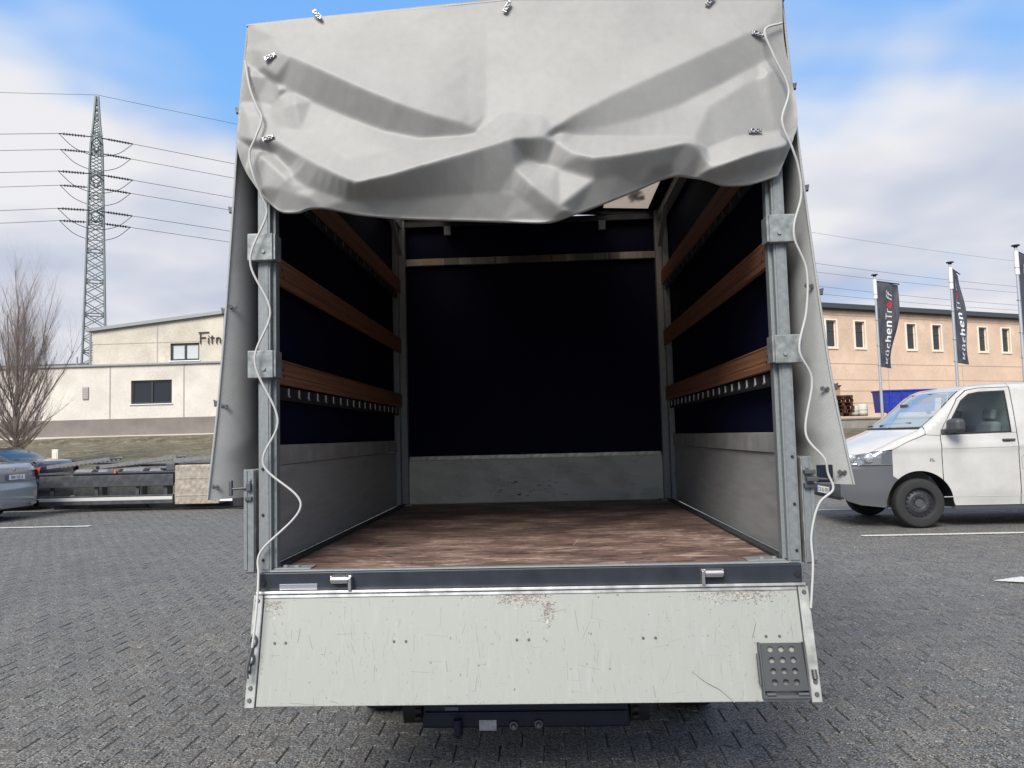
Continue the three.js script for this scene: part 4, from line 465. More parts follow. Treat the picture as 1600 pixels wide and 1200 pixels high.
// --- white panel van parked across, facing the truck
{
  const van = thing('panel_van', 'white panel van with grey bumper and black steel wheels parked nose-on to the truck', 'van', [4.2, 0, -8.95]);
  const white = phys([0.60, 0.59, 0.56], 0.32, { clearcoat: 0.8, clearcoatRoughness: 0.08, map: withRep(subtleTex, 0.4) }), gap = M.black, grey = std([0.085, 0.09, 0.10], 0.6, 0, { bumpMap: withRep(bumpTex, 8), bumpScale: 0.0008 });
  const prof = spline([[0.0, 0.90], [0.06, 0.99], [0.16, 1.065], [0.5, 1.225], [0.78, 1.335], [0.84, 1.375], [1.2, 1.635], [1.5, 1.845], [1.62, 1.905], [1.8, 1.945], [2.3, 1.968], [4.0, 1.965], [4.72, 1.945], [4.85, 1.89], [4.9, 1.70]]);
  const B = bodySurface({ prof, bend: (s) => 0.36 * sstep(2.4, 1.2, s), round: 0.085, base: (s, y) => 0.95 - 0.035 * sstep(0.55, 0.25, y) - 0.145 * Math.max(0, (y - 1.10) / 0.86) ** 1.35 - 0.24 * Math.max(0, (0.62 - s) / 0.62) ** 2 - 0.10 * Math.max(0, (s - 4.6) / 0.3) ** 2 + 0.012 * Math.exp(-(((y - 1.10) / 0.05) ** 2)) });
  const topLine = (a, b, n = 26) => Array.from({ length: n + 1 }, (_, i) => { const s = lerp(a, b, i / n); return [s, B.E(s).y - 0.0005]; });
  const AX = 0.985, RX = 3.985, WY = 0.337, AR = 0.445;
  for (const sg of [1, -1]) {
    const S = B.side(sg), P = (name, poly, mat = white, step = 0.06, lift = 0, par = van) => part(name, sheet(poly, step, S, lift), mat, par);
    P('bumper_corner', [[0.0, 0.855], [0.0, 0.44], [0.08, 0.37], [0.22, 0.32], [0.50, 0.29], ...arc(AX, WY, AR, 186, 131, 8), [0.625, 0.715], [0.622, 0.862]], grey);
    const hl = P('headlight', [[0.01, 0.868], [0.622, 0.872], [0.628, 1.062], [0.42, 1.05], [0.2, 1.01], [0.03, 0.955]], phys([0.30, 0.31, 0.33], 0.12, { clearcoat: 1, metalness: 0.6 }), 0.05, 0.001);
    for (const [s0, r0] of [[0.17, 0.062], [0.34, 0.066]]) part('reflector_bowl', new THREE.SphereGeometry(r0, 18, 12).scale(1, 1, 0.55).translate(...B.side(sg)(s0, 0.965)).translate(-0.006, 0, sg * 0.006), std([0.80, 0.80, 0.82], 0.16, 0.85), hl);
    part('indicator', sheet([[0.48, 0.89], [0.61, 0.89], [0.615, 1.045], [0.50, 1.04]], 0.05, S, 0.004), std([0.10, 0.11, 0.12], 0.25), hl);
    P('front_wing', [[0.632, 1.072], [0.628, 0.718], [0.69, 0.676], ...arc(AX, WY, AR, 131, 46, 14), [1.294, 0.66], [1.294, 1.255], [1.10, 1.268], [0.86, 1.18]]);
    P('bonnet_side', [[0.636, 1.080], [0.86, 1.188], [1.09, 1.276], [1.10, 1.30], ...topLine(1.10, 0.03, 30), [0.03, 0.962], [0.2, 1.018], [0.42, 1.058]]);
    P('roof_pillar', [[1.105, 1.275], [1.294, 1.262], [1.352, 1.385], [1.592, 1.765], [1.735, 1.878], [1.90, 1.906], [2.328, 1.912], ...topLine(2.328, 1.11, 40)]);
    const door = P('front_door', [...arc(AX, WY, AR, 44, 3, 10), [1.46, 0.30], [2.322, 0.30], [2.322, 1.275], [1.304, 1.262]], white);
    part('window_frame', sheet([[1.305, 1.268], [1.362, 1.385], [1.60, 1.757], [1.74, 1.868], [1.90, 1.897], [2.322, 1.903], [2.322, 1.281], [2.262, 1.281], [2.262, 1.862], [1.90, 1.852], [1.762, 1.826], [1.64, 1.735], [1.41, 1.385], [1.36, 1.272]], 0.06, S), white, door);
    part('window_seal', sheet([[1.36, 1.272], [1.41, 1.385], [1.64, 1.735], [1.762, 1.826], [1.90, 1.852], [2.262, 1.862], [2.262, 1.281], [2.240, 1.281], [2.240, 1.842], [1.905, 1.833], [1.775, 1.808], [1.658, 1.722], [1.43, 1.375], [1.385, 1.290], [2.24, 1.300], [2.24, 1.281]], 0.06, S, -0.004), M.black, door);
    part('window', sheet([[1.384, 1.288], [1.43, 1.375], [1.658, 1.722], [1.775, 1.808], [1.905, 1.833], [2.240, 1.842], [2.240, 1.298]], 0.08, S, -0.008), M.glassTint, door);
    part('door_line', sheet([[1.30, 1.072], [2.32, 1.080], [2.32, 1.084], [1.30, 1.076]], 0.1, S, 0.0012), std([0.30, 0.30, 0.29], 0.6), door);
    const [hx, hy, hz] = S(2.20, 1.178); part('door_handle', [box(hx - 0.085, hx + 0.085, hy - 0.013, hy + 0.016, Math.min(hz, hz + sg * 0.03), Math.max(hz, hz + sg * 0.03), 0.008), box(hx - 0.06, hx + 0.02, hy - 0.028, hy - 0.008, Math.min(hz, hz + sg * 0.008), Math.max(hz, hz + sg * 0.008), 0.003)], M.plastic, door);
    P('sliding_door', [[2.334, 0.30], [3.46, 0.30], [3.46, 1.91], ...topLine(3.46, 2.334, 10)]);
    part('door_recess', sheet([[2.36, 0.78], [2.47, 0.78], [2.47, 0.784], [2.364, 0.784], [2.364, 0.93], [2.40, 0.97], [2.47, 0.97], [2.47, 0.974], [2.398, 0.974], [2.36, 0.932]], 0.1, S, 0.0012), M.plastic, van);
    P('rear_quarter', [[3.472, 0.30], ...arc(RX, WY, AR, 184, -4, 28), [4.86, 0.32], [4.895, 0.7], [4.895, 1.70], ...topLine(4.88, 3.472, 14)]);
    P('sill', [[1.44, 0.25], [3.54, 0.25], [3.54, 0.296], [1.44, 0.296]], M.plastic, 0.2, -0.01);
    P('waist_crease', [[1.30, 0.415], [3.46, 0.415], [3.46, 0.425], [1.30, 0.425]], std([0.55, 0.54, 0.52], 0.4), 0.2, 0.003);
    if (sg > 0) P('wing_badge', [[1.135, 0.905], [1.152, 0.905], [1.152, 0.94], [1.165, 0.94], [1.165, 0.905], [1.20, 0.905], [1.20, 0.918], [1.18, 0.918], [1.18, 0.945], [1.135, 0.945]], std([0.45, 0.45, 0.46], 0.25, 0.9), 0.1, 0.003);
    for (const cx of [AX, RX]) {
      part('wheel_arch', gridGeo(24, 2, (u, v) => { const a = lerp(-8, 188, u) * D2R; return [cx + (AR + 0.004) * Math.cos(a), WY + (AR + 0.004) * Math.sin(a), sg * lerp(0.935, 0.62, v)]; }), M.black, van);
      wheelParts(van, cx, WY, sg * 0.83, 0.337, 0.215, sg, std([0.045, 0.047, 0.052], 0.5, 0.4), true);
    }
    // mirror on a short arm
    const mg = new RoundedBoxGeometry(0.155, 0.185, 0.235, 3, 0.06).scale(1, 1, 1); mg.rotateY(sg * 0.25); mg.translate(1.43, 1.39, sg * 1.10);
    const mr = part('door_mirror', mg, M.plastic, van); part('mirror_arm', [rod([1.40, 1.31, sg * 0.90], [1.42, 1.33, sg * 1.06], 0.045, 0.04, 10), box(1.31, 1.42, 1.265, 1.345, Math.min(sg * 0.88, sg * 0.945), Math.max(sg * 0.88, sg * 0.945), 0.02)], M.plastic, mr);
  }
  // front
  const nose = (w, y) => { const k = Math.max(0, Math.abs(w) - 0.3) / 0.45; let s = 0.012 + 0.09 * k * k * 0 + 0.02 * w * w; if (y > 0.86) s += (y - 0.86) * 0.4; if (y < 0.55) s += 0.10 * ((0.55 - y) / 0.25) ** 2; return [s, y, w]; };
  const bumper = part('bumper', sheet([[-0.705, 0.44], [-0.5, 0.36], [0.5, 0.36], [0.705, 0.44], [0.705, 0.86], [-0.705, 0.86]], 0.08, nose), grey, van);
  part('grille', sheet([[-0.70, 0.865], [0.70, 0.865], [0.70, 0.965], [-0.70, 0.965]], 0.1, nose), M.black, van);
  const np = part('number_plate', fitUV(box(-0.004, 0.004, 0.43, 0.54, -0.26, 0.26, 0), 'z', -0.26, 0.26, 'y', 0.43, 0.54), std([1, 1, 1], 0.4, 0, { map: plateTex('CB AU 059') }), bumper); np.position.x = 0.005;
  for (const w of [-0.62, 0.62]) part('fog_recess', sheet([[w - 0.09, 0.43], [w + 0.07, 0.41], [w + 0.08, 0.49], [w - 0.07, 0.52]], 0.06, nose, -0.006), M.black, bumper); part('lower_intake', [box(0.05, 0.07, 0.38, 0.43, -0.5, 0.5, 0.005), box(0.010, 0.03, 0.60, 0.605, -0.65, 0.65, 0.002)], M.black, bumper);
  // bonnet, windscreen, roof over the top
  const mirrorPoly = (front, back, wf, n = 16) => { const a = [], b = [], c = [], d = []; for (let i = 0; i <= n; i++) { const w = lerp(-1, 1, i / n); a.push([front(w), w * wf(front(w))]); b.push([back(w), w * wf(back(w))]); if (i && i < n) { const s = lerp(front(1), back(1), i / n); c.push([s, wf(s)]); d.push([s, -wf(s)]); } } return [...a, ...c, ...b.reverse(), ...d.reverse()]; };
  const we = (s) => B.E(s).w - 0.0005;
  const bow = (c) => (w) => { let s = c; for (let i = 0; i < 4; i++) s = c + 0.36 * sstep(2.4, 1.2, s) * (w * we(Math.max(0.05, s))) ** 2; return s; };
  const bonnet = part('bonnet', sheet(mirrorPoly(() => 0.03, bow(0.80), we), 0.07, B.over), white, van);
  part('scuttle', sheet(mirrorPoly(bow(0.802), bow(0.838), we), 0.07, B.over, -0.004), M.black, van);
  const inset = (s) => we(s) - 0.012;
  const ws = part('windscreen', sheet(mirrorPoly(bow(0.842), bow(1.545), inset), 0.07, B.over, -0.003), phys([0.62, 0.78, 0.92], 0.015, { transmission: 0.8, thickness: 0, ior: 2.3, specularIntensity: 1, metalness: 0.12 }), van);
  part('screen_surround', [sheet(mirrorPoly(bow(1.547), bow(1.60), we), 0.07, B.over)], white, ws);
  part('wiper', [rod([0.93, 1.43, 0.10], [1.06, 1.44, 0.62], 0.009), rod([0.90, 1.40, -0.45], [0.98, 1.43, 0.05], 0.009), box(0.86, 0.92, 1.38, 1.42, 0.05, 0.12, 0.01)], M.black, ws);
  part('roof', sheet(mirrorPoly(bow(1.604), () => 4.86, we), 0.12, B.over), white, van);
  part('rear_doors', box(4.86, 4.895, 0.34, 1.86, -0.80, 0.80, 0.01), white, van);
  part('rear_bumper', box(4.82, 4.97, 0.34, 0.56, -0.86, 0.86, 0.03), grey, van);
  // cabin
  part('cabin_floor', [box(0.65, 4.85, 0.26, 0.31, -0.62, 0.62, 0.01), box(0.62, 1.28, 0.30, 1.0, -0.60, 0.60, 0.02), box(1.0, 1.38, 0.95, 1.24, -0.84, 0.84, 0.06)], std([0.16, 0.165, 0.17], 0.8), van);
  part('bulkhead', box(2.40, 2.43, 0.31, 1.90, -0.84, 0.84, 0.01), std([0.55, 0.57, 0.56], 0.7), van);
  for (const z of [-0.5, 0.42]) part('seat', [box(1.72, 2.22, 0.62, 0.80, z - 0.26, z + 0.26, 0.07), new RoundedBoxGeometry(0.16, 0.64, 0.48, 3, 0.07).rotateZ(-0.2).translate(2.20, 1.12, z), new RoundedBoxGeometry(0.09, 0.17, 0.26, 3, 0.04).rotateZ(-0.2).translate(2.27, 1.53, z)], std([0.16, 0.17, 0.18], 0.9), van);
  part('steering_wheel', new THREE.TorusGeometry(0.19, 0.016, 8, 28).rotateY(Math.PI / 2).rotateZ(-0.5).translate(1.52, 1.16, 0.42), M.black, van);
  part('sun_strip', [box(1.52, 1.56, 1.72, 1.86, -0.30, 0.30, 0.01), box(1.25, 1.28, 1.66, 1.72, -0.11, 0.11, 0.01)], M.plastic, van);
}

// --- saloon cars parked tail-out on the far side
function saloon(name, label, pos, paintColor, plate, detail) {
  const car = thing(name, label, 'car', pos, Math.PI);      // local +s runs forward, world -x after the half turn
  const paint = phys(paintColor, 0.28, { clearcoat: 1, clearcoatRoughness: 0.06, metalness: 0.2 });
  const prof = spline([[0.0, 0.96], [0.03, 1.05], [0.10, 1.095], [0.5, 1.12], [0.62, 1.14], [1.0, 1.30], [1.35, 1.415], [1.8, 1.455], [2.3, 1.44], [2.7, 1.36], [3.2, 1.12], [3.4, 1.04], [4.2, 0.92], [4.6, 0.76], [4.66, 0.6]]);
  const B = bodySurface({ prof, bend: (s) => 0.16, round: 0.075, base: (s, y) => 0.90 - 0.05 * sstep(0.5, 0.2, y) - 0.02 * sstep(0.75, 1.0, y) - 0.30 * Math.max(0, (y - 1.0) / 0.45) ** 1.25 - 0.16 * Math.max(0, (0.5 - s) / 0.5) ** 2 - 0.22 * Math.max(0, (s - 4.0) / 0.66) ** 2 });
  const topLine = (a, b, n = 30) => Array.from({ length: n + 1 }, (_, i) => { const s = lerp(a, b, i / n); return [s, B.E(s).y - 0.0005]; });
  const WY = 0.325, AR = 0.37, RW = 1.05, FW = 3.85;
  // rear face follows the ends of the sides; w across, y up
  const rear = (w, y) => { const q = Math.abs(w) / 0.74; let s = 0.10 * q * q * q - 0.02; if (y < 0.70) s -= 0.045 * sstep(0.72, 0.60, y); if (y < 0.42) s += 0.06 * ((0.42 - y) / 0.2) ** 1.5; if (y > 0.9) s += 0.05 * ((y - 0.9) / 0.2) ** 2; return [s, y, w]; };
  const endS = (y) => { let s = 0; for (let i = 0; i < 4; i++) s = Math.max(0, rear(B.hw(Math.max(s, 0.02), y), y)[0]); return s; };
  for (const sg of [1, -1]) {
    const S = B.side(sg), P = (nm, poly, mat = paint, step = 0.07, lift = 0) => part(nm, sheet(poly, step, S, lift), mat, car);
    const rearEdge = Array.from({ length: 12 }, (_, i) => { const y = lerp(1.02, 0.24, i / 11); return [Math.min(0.25, endS(y)), y]; });
    P('body_side', [...rearEdge, ...arc(RW, WY, AR, 194, -14, 24), [1.5, 0.19], [3.4, 0.19], ...arc(FW, WY, AR, 200, -14, 24), [4.6, 0.30], [4.655, 0.58], ...topLine(4.65, 0.02, 60)]);
    P('side_window', [[0.98, 1.02], [3.05, 0.98], [2.72, 1.20], [2.35, 1.37], [1.9, 1.395], [1.45, 1.36], [1.08, 1.20]], M.glassDark, 0.08, 0.003);
    const tl = P('tail_light', [[0.0, 0.80], [0.0, 0.955], [0.10, 0.985], [0.36, 0.965], [0.42, 0.94], [0.34, 0.86], [0.16, 0.81]], phys([0.32, 0.022, 0.018], 0.12, { clearcoat: 1 }), 0.04, 0.004);
    for (const cx of [RW, FW]) { wheelParts(car, cx, WY, sg * 0.79, 0.325, 0.22, sg, std([0.30, 0.31, 0.32], 0.3, 0.8), false); part('wheel_arch', gridGeo(20, 1, (u, v) => { const a = lerp(-14, 194, u) * D2R; return [cx + AR * Math.cos(a), WY + AR * Math.sin(a), sg * lerp(0.87, 0.5, v)]; }), M.black, car); }
    part('door_mirror', new RoundedBoxGeometry(0.2, 0.12, 0.16, 2, 0.05).translate(2.98, 1.04, sg * 0.98), paint, car);
  }
  const tri = (y0, y1, ins = 0.0) => { const a = [], b = []; for (let i = 0; i <= 10; i++) { const y = lerp(y0, y1, i / 10), w = B.hw(Math.max(0.02, endS(y)), y) - ins; a.push([w, y]); b.push([-w, y]); } return [...a, ...b.reverse()]; };
  const boot = part('boot_lid', sheet(tri(0.755, 1.03), 0.06, rear), paint, car);
  const bump = part('rear_bumper', sheet(tri(0.24, 0.75), 0.06, rear), paint, car);
  part('diffuser', sheet(tri(0.24, 0.34, 0.12), 0.08, rear, -0.006), M.black, bump);
  const we = (s) => B.E(s).w;
  const over = (nm, s0, s1, mat, lift = 0, ins = 0) => { const a = [], b = []; for (let i = 0; i <= 20; i++) { const s = lerp(s0, s1, i / 20); a.push([s, we(s) - ins]); b.push([s, -we(s) + ins]); } return part(nm, sheet([...a, ...b.reverse()], 0.07, B.over, lift), mat, car); };
  over('boot_top', 0.005, 0.60, paint); over('rear_window', 0.60, 1.38, M.glassDark, 0, 0); over('roof', 1.38, 2.45, paint); over('windscreen', 2.45, 3.30, M.glassDark); over('bonnet', 3.30, 4.65, paint);
  part('front_bumper', sheet([[-0.62, 0.22], [0.62, 0.22], [0.62, 0.62], [-0.62, 0.62]], 0.1, (w, y) => [4.66 - 0.16 * w * w, y, w]), paint, car);
  part('underbody', box(0.2, 4.5, 0.18, 0.30, -0.72, 0.72, 0.02), M.black, car);
  if (detail) {
    for (const sg of [1, -1]) { part('tail_light_inner', sheet([[sg * 0.45, 0.815], [sg * 0.70, 0.80], [sg * 0.725, 0.955], [sg * 0.52, 0.935]], 0.05, rear, -0.006), phys([0.30, 0.02, 0.016], 0.12, { clearcoat: 1 }), boot); part('exhaust', box(-0.075, -0.02, 0.275, 0.315, Math.min(sg * 0.42, sg * 0.58), Math.max(sg * 0.42, sg * 0.58), 0.012), M.steel, bump); part('bumper_trim', box(-0.072, -0.06, 0.335, 0.348, Math.min(sg * 0.15, sg * 0.70), Math.max(sg * 0.15, sg * 0.70), 0.003), M.steel, bump); }
    const [ex] = rear(0, 0.985); const em = [new THREE.TorusGeometry(0.043, 0.0045, 8, 30)]; for (let k = 0; k < 3; k++) { const a = Math.PI / 2 + k * 2.0944; em.push(extrude([[0.006 * Math.cos(a + 1.57), 0.006 * Math.sin(a + 1.57)], [0.043 * Math.cos(a), 0.043 * Math.sin(a)], [0.006 * Math.cos(a - 1.57), 0.006 * Math.sin(a - 1.57)]], 0.005)); }
    part('emblem', em.map((g) => (g.index ? g.toNonIndexed() : g).rotateY(-Math.PI / 2).translate(ex - 0.006, 0.985, 0)), M.steel, boot);
    part('chrome_strip', sheet([[-0.42, 0.905], [0.42, 0.905], [0.42, 0.925], [-0.42, 0.925]], 0.08, rear, -0.009), M.steel, boot);
    const pl = fitUV(box(ex - 0.036, ex - 0.030, 0.785, 0.895, -0.26, 0.26, 0), 'z', -0.26, 0.26, 'y', 0.785, 0.895);
    part('number_plate', pl, std([1, 1, 1], 0.4, 0, { map: plateTex(plate) }), boot);
  }
  return car;
}
saloon('saloon_car', 'grey saloon car with a chrome star emblem on its boot', [-10.42, 0, -11.98], [0.34, 0.345, 0.35], 'BN HZ 6', true);
saloon('saloon_car', 'dark blue saloon car tucked behind the grey saloon', [-11.35, 0, -14.85], [0.035, 0.045, 0.065], '', false);

// --- low transporter trailer behind the yard
{
  const t = thing('transporter_trailer', 'low dark vehicle-transporter trailer with raised steel ramps and side guards', 'trailer', [0, 0, -13.4]);
  const dark = std([0.075, 0.08, 0.088], 0.55, 0.2, { map: withRep(mottleTex, 1.5) }), pale = std([0.55, 0.54, 0.51], 0.6, 0, { map: withRep(mottleTex, 1.5) }), tan = std([0.46, 0.40, 0.33], 0.7, 0, { map: withRep(mottleTex, 2.2) }), tread = std([0.30, 0.30, 0.30], 0.5, 0.5, { map: withRep(mottleTex, 4) });
  part('side_guard', box(-10.85, -7.90, 0.525, 0.775, -0.03, 0.03, 0.01), dark, t, 'wide dark upper side guard');
  part('lower_guard', box(-10.85, -7.90, 0.15, 0.345, -0.03, 0.03, 0.01), dark, t);
  part('guard_stripe', box(-10.85, -7.92, 0.235, 0.305, 0.0305, 0.036, 0.003), std([0.62, 0.62, 0.60], 0.4, 0.3), t, 'pale reflective stripe along the lower guard');
  for (const x of [-10.6, -9.62, -8.72, -8.1]) part('guard_post', box(x - 0.04, x + 0.04, 0.16, 0.77, -0.075, -0.032, 0.005), dark, t);
  for (const [x0, x1] of [[-10.30, -9.66], [-9.56, -8.76], [-8.66, -8.20]]) part('tank_panel', box(x0, x1, 0.30, 0.83, -0.62, -0.30, 0.05), pale, t);
  for (const [a, b] of [[-10.28, -9.9], [-9.75, -9.3], [-9.2, -8.75], [-8.6, -8.1]]) { const g = new THREE.CylinderGeometry(0.16, 0.16, b - a, 20).rotateZ(Math.PI / 2).translate((a + b) / 2, 0.74, -0.42); part('air_tank', g, std([0.52, 0.53, 0.55], 0.35, 0.3), t); }
  part('tool_box', [box(-7.86, -6.90, 0.125, 0.955, -0.55, 0.05, 0.02), box(-7.84, -6.92, 0.66, 0.69, 0.048, 0.058, 0.004), box(-7.84, -6.92, 0.30, 0.325, 0.048, 0.060, 0.004), ...[[-7.78, 0.87], [-7.3, 0.88], [-7.78, 0.17], [-7.3, 0.18], [-6.98, 0.2]].map(([x, y]) => rod([x, y, 0.045], [x, y, 0.062], 0.016, 0.014, 8))], tan, t, 'tan riveted tool box at the trailer side');
  part('frame_beam', [box(-10.9, -4.6, 0.55, 0.72, -0.95, -0.80, 0.01), box(-10.9, -4.6, 0.55, 0.72, -1.75, -1.60, 0.01), box(-10.9, -4.6, 0.80, 0.84, -2.3, -0.02, 0.01)], dark, t);
  part('skirt', [box(-10.8, -5.6, 0.03, 0.13, -0.5, -0.40, 0.01), box(-9.9, -8.6, 0.06, 0.16, -0.30, -0.2, 0.02)], M.black, t);
  // loading ramps lying folded on the deck: side flanges and cross rungs
  const ramp = (x0, y0, x1, y1, z0, z1, n) => { const r = part('loading_ramp', [bar([x0, y0, z0], [x1, y1, z0], 0.075, 0.03), bar([x0, y0, z1], [x1, y1, z1], 0.075, 0.03)], tread, t); for (let k = 0; k < n; k++) { const u = (k + 0.5) / n; part('rung', bar([lerp(x0, x1, u), lerp(y0, y1, u), z0], [lerp(x0, x1, u), lerp(y0, y1, u), z1], 0.035, 0.02), tread, r); } };
  ramp(-10.75, 0.97, -9.35, 1.13, -0.08, -0.58, 14); ramp(-9.6, 0.95, -7.9, 1.13, -0.12, -0.60, 18); ramp(-7.95, 1.06, -6.3, 1.15, -0.08, -0.56, 16); ramp(-10.5, 0.90, -8.4, 0.97, -1.5, -2.1, 16);
  part('deck_plate', [box(-10.85, -9.5, 1.0, 1.025, -1.4, -0.62, 0.006).rotateZ(0.0), box(-9.45, -6.2, 0.95, 0.975, -1.5, -0.64, 0.006)], dark, t);
  part('winch', [box(-8.15, -7.95, 0.84, 1.0, -0.34, -0.14, 0.02), rod([-8.3, 0.9, -0.24], [-7.9, 0.9, -0.24], 0.05, 0.05, 12)], M.darkSteel, t);
  part('marker_lamp', box(-9.22, -9.16, 0.81, 0.88, -0.02, 0.02, 0.01), std([0.50, 0.12, 0.04], 0.4), t);
  part('rear_board', [box(-6.98, -6.62, 0.17, 0.34, -0.02, 0.02, 0.01)], M.white, t); part('rear_lamp', [box(-6.60, -6.38, 0.05, 0.38, -0.05, 0.05, 0.02)], M.black, t);
  for (const x of [-6.2, -5.2]) { const w = wheelParts(t, x, 0.36, -0.16, 0.36, 0.22, 1, M.darkSteel, true); }
}
// ------------------------------------------------------------------ buildings and the things beyond the yard
const stucco = noiseTex(512, (u, v) => { const k = 228 + tileFbm(u, v, 5, 6.4, 5) * 40 + tileFbm(u, v, 60, 2.9, 2) * 20 + (R1() - 0.5) * 10; return [k, k - 1, k - 3]; });
function wallWithHoles(x0, x1, y0, y1, holes, depth, topSlope = 0) { return uvBox(extrude([[x0, y0], [x1, y0], [x1, y1 + topSlope], [x0, y1]], depth, holes.map(([a, b, c, d]) => rectPts(a, b, c, d).reverse()))); }
function windowIn(parent, x0, x1, y0, y1, z, frameMat, panes, fw = 0.08, sill = true, glass = M.glassDark) { // z: face of the wall, frame set back in the opening
  const f = part('window', [box(x0, x1, y0, y0 + fw, z - 0.16, z - 0.08, 0.005), box(x0, x1, y1 - fw, y1, z - 0.16, z - 0.08, 0.005), box(x0, x0 + fw, y0 + fw, y1 - fw, z - 0.16, z - 0.08, 0.005), box(x1 - fw, x1, y0 + fw, y1 - fw, z - 0.16, z - 0.08, 0.005)], frameMat, parent);
  const w = (x1 - x0 - 2 * fw) / panes; for (let k = 0; k < panes; k++) { if (k) part('mullion', box(x0 + fw + k * w - fw * 0.55, x0 + fw + k * w + fw * 0.55, y0 + fw, y1 - fw, z - 0.155, z - 0.07, 0.005), frameMat, f); part('pane', box(x0 + fw + k * w + 0.002, x0 + fw + (k + 1) * w - 0.002, y0 + fw, y1 - fw, z - 0.13, z - 0.12, 0), glass, f); }
  if (sill) part('sill', box(x0 - 0.06, x1 + 0.06, y0 - 0.05, y0 - 0.002, z - 0.10, z + 0.06, 0.01), M.white, f);
  return f;
}
{ // low white building with a raised wing
  const b = thing('fitness_building', 'cream two-level commercial building with a grey plinth and thin dark lettering', 'building', [0, 0, -34]);
  const cream = std([0.80, 0.75, 0.685], 0.85, 0, { map: withRep(stucco, 0.16) }), cream2 = std([0.70, 0.645, 0.55], 0.85, 0, { map: withRep(stucco, 0.16) }), plinth = std([0.27, 0.24, 0.22], 0.9, 0, { map: withRep(stucco, 0.3) }), trim = std([0.30, 0.31, 0.31], 0.5, 0.4), frame = std([0.03, 0.033, 0.035], 0.5), joint = std([0.34, 0.33, 0.31], 0.9);
  const x0 = -27.5, x1 = -6;
  part('wall', [wallWithHoles(x0, x1, 2.72, 5.32, [[-20.2, -18.15, 3.42, 4.58]], 0.3).translate(0, 0, -0.3), box(x0, x0 + 0.3, 2.72, 5.32, -14, -0.3, 0), box(x1 - 0.3, x1, 2.72, 5.32, -14, -0.3, 0), box(x0 + 0.3, x1 - 0.3, 2.72, 5.2, -1.3, -1.0, 0)], cream, b);
  part('plinth', box(x0 - 0.02, x1 + 0.02, 1.3, 2.72, -13.9, 0.04, 0.01), plinth, b, 'grey-brown plinth');
  part('plinth_edge', box(x0 - 0.05, x1, 1.80, 1.90, 0.04, 0.22, 0.01), std([0.55, 0.52, 0.47], 0.9), b);
  part('roof_edge', box(x0 - 0.1, x1 + 0.1, 5.32, 5.42, -14.1, 0.10, 0.01), trim, b);
  for (const x of [-21.25, -17.55, -24.9]) part('panel_joint', box(x - 0.03, x + 0.03, 2.73, 5.31, 0.001, 0.012, 0), joint, b);
  windowIn(b, -20.2, -18.15, 3.42, 4.58, 0, frame, 2, 0.09);
  part('wall_vent', [box(-22.62, -22.32, 3.72, 4.33, 0.0, 0.06, 0.01), ...Array.from({ length: 6 }, (_, k) => box(-22.60, -22.34, 3.78 + k * 0.09, 3.81 + k * 0.09, 0.06, 0.075, 0.002))], std([0.38, 0.36, 0.33], 0.7), b);
  // raised wing
  const up = (x) => 7.22 + (x + 22.7) * 0.101, zz = -0.9, y0 = 5.2;
  part('upper_wall', [uvBox(extrude([[-22.7, y0], [x1, y0], [x1, up(x1)], [-22.7, up(-22.7)]], 0.3, [rectPts(-18.68, -17.2, 5.60, 6.48).reverse()])).translate(0, 0, zz - 0.3), box(-22.7, -22.4, y0, 7.2, -13, zz - 0.3, 0), box(-22.4, x1, y0, 7.0, -2.6, -2.4, 0)], cream2, b);
  part('upper_roof_edge', [bar([-23.0, up(-23.0) + 0.07, zz + 0.10], [x1 + 0.2, up(x1 + 0.2) + 0.07, zz + 0.10], 0.16, 0.14), bar([-22.85, up(-22.85) - 0.03, zz - 0.02], [x1, up(x1) - 0.03, zz - 0.02], 0.10, 0.10)], trim, b);
  part('down_pipe', [rod([-22.78, 5.42, zz + 0.06], [-22.78, 7.15, zz + 0.06], 0.06, 0.06, 10)], trim, b);
  part('wing_roof', uvBox(extrude([[-23.0, up(-23.0)], [x1 + 0.2, up(x1 + 0.2)], [x1 + 0.2, up(x1 + 0.2) + 0.12], [-23.0, up(-23.0) + 0.12]], 12)).translate(0, 0, zz - 12.1), trim, b);
  for (const x of [-19.35, -15.95]) part('panel_joint', box(x - 0.02, x + 0.02, 5.44, up(x) - 0.12, zz + 0.001, zz + 0.012, 0), joint, b);
  part('panel_joint', box(-22.68, -15.5, 6.53, 6.56, zz + 0.001, zz + 0.010, 0), joint, b);
  windowIn(b, -18.68, -17.2, 5.60, 6.48, zz, frame, 2, 0.09, true, phys([0.50, 0.53, 0.53], 0.15));
  part('roof_pipe', [rod([-23.3, 5.42, -0.6], [-23.3, 5.9, -0.6], 0.04), rod([-16.0, 7.9, -2], [-16.0, 8.6, -2], 0.05)], trim, b);
  const strokes = [[[0, 0], [0, 0.72]], [[-0.12, 0.72], [0.48, 0.74]], [[0, 0.40], [0.30, 0.41]], [[0.46, 0], [0.46, 0.38]], [[0.46, 0.47], [0.465, 0.52]], [[0.66, 0.0], [0.66, 0.52]], [[0.55, 0.38], [0.78, 0.385]], [[0.92, 0], [0.92, 0.38]], [[0.92, 0.30], [1.02, 0.39]], [[1.02, 0.39], [1.12, 0.34]], [[1.12, 0.34], [1.13, 0]]];
  part('lettering', strokes.map(([a, c]) => bar([-17.12 + a[0] * 0.9, 6.40 + a[1] * 0.8, zz + 0.05], [-17.12 + c[0] * 0.9, 6.40 + c[1] * 0.8 + 1e-4, zz + 0.05], 0.045, 0.05)), std([0.05, 0.042, 0.036], 0.6), b, 'thin dark raised letters Fitn');
  part('wall_lamp', box(-15.98, -15.80, 5.95, 6.1, zz, zz + 0.15, 0.02), M.black, b);
}
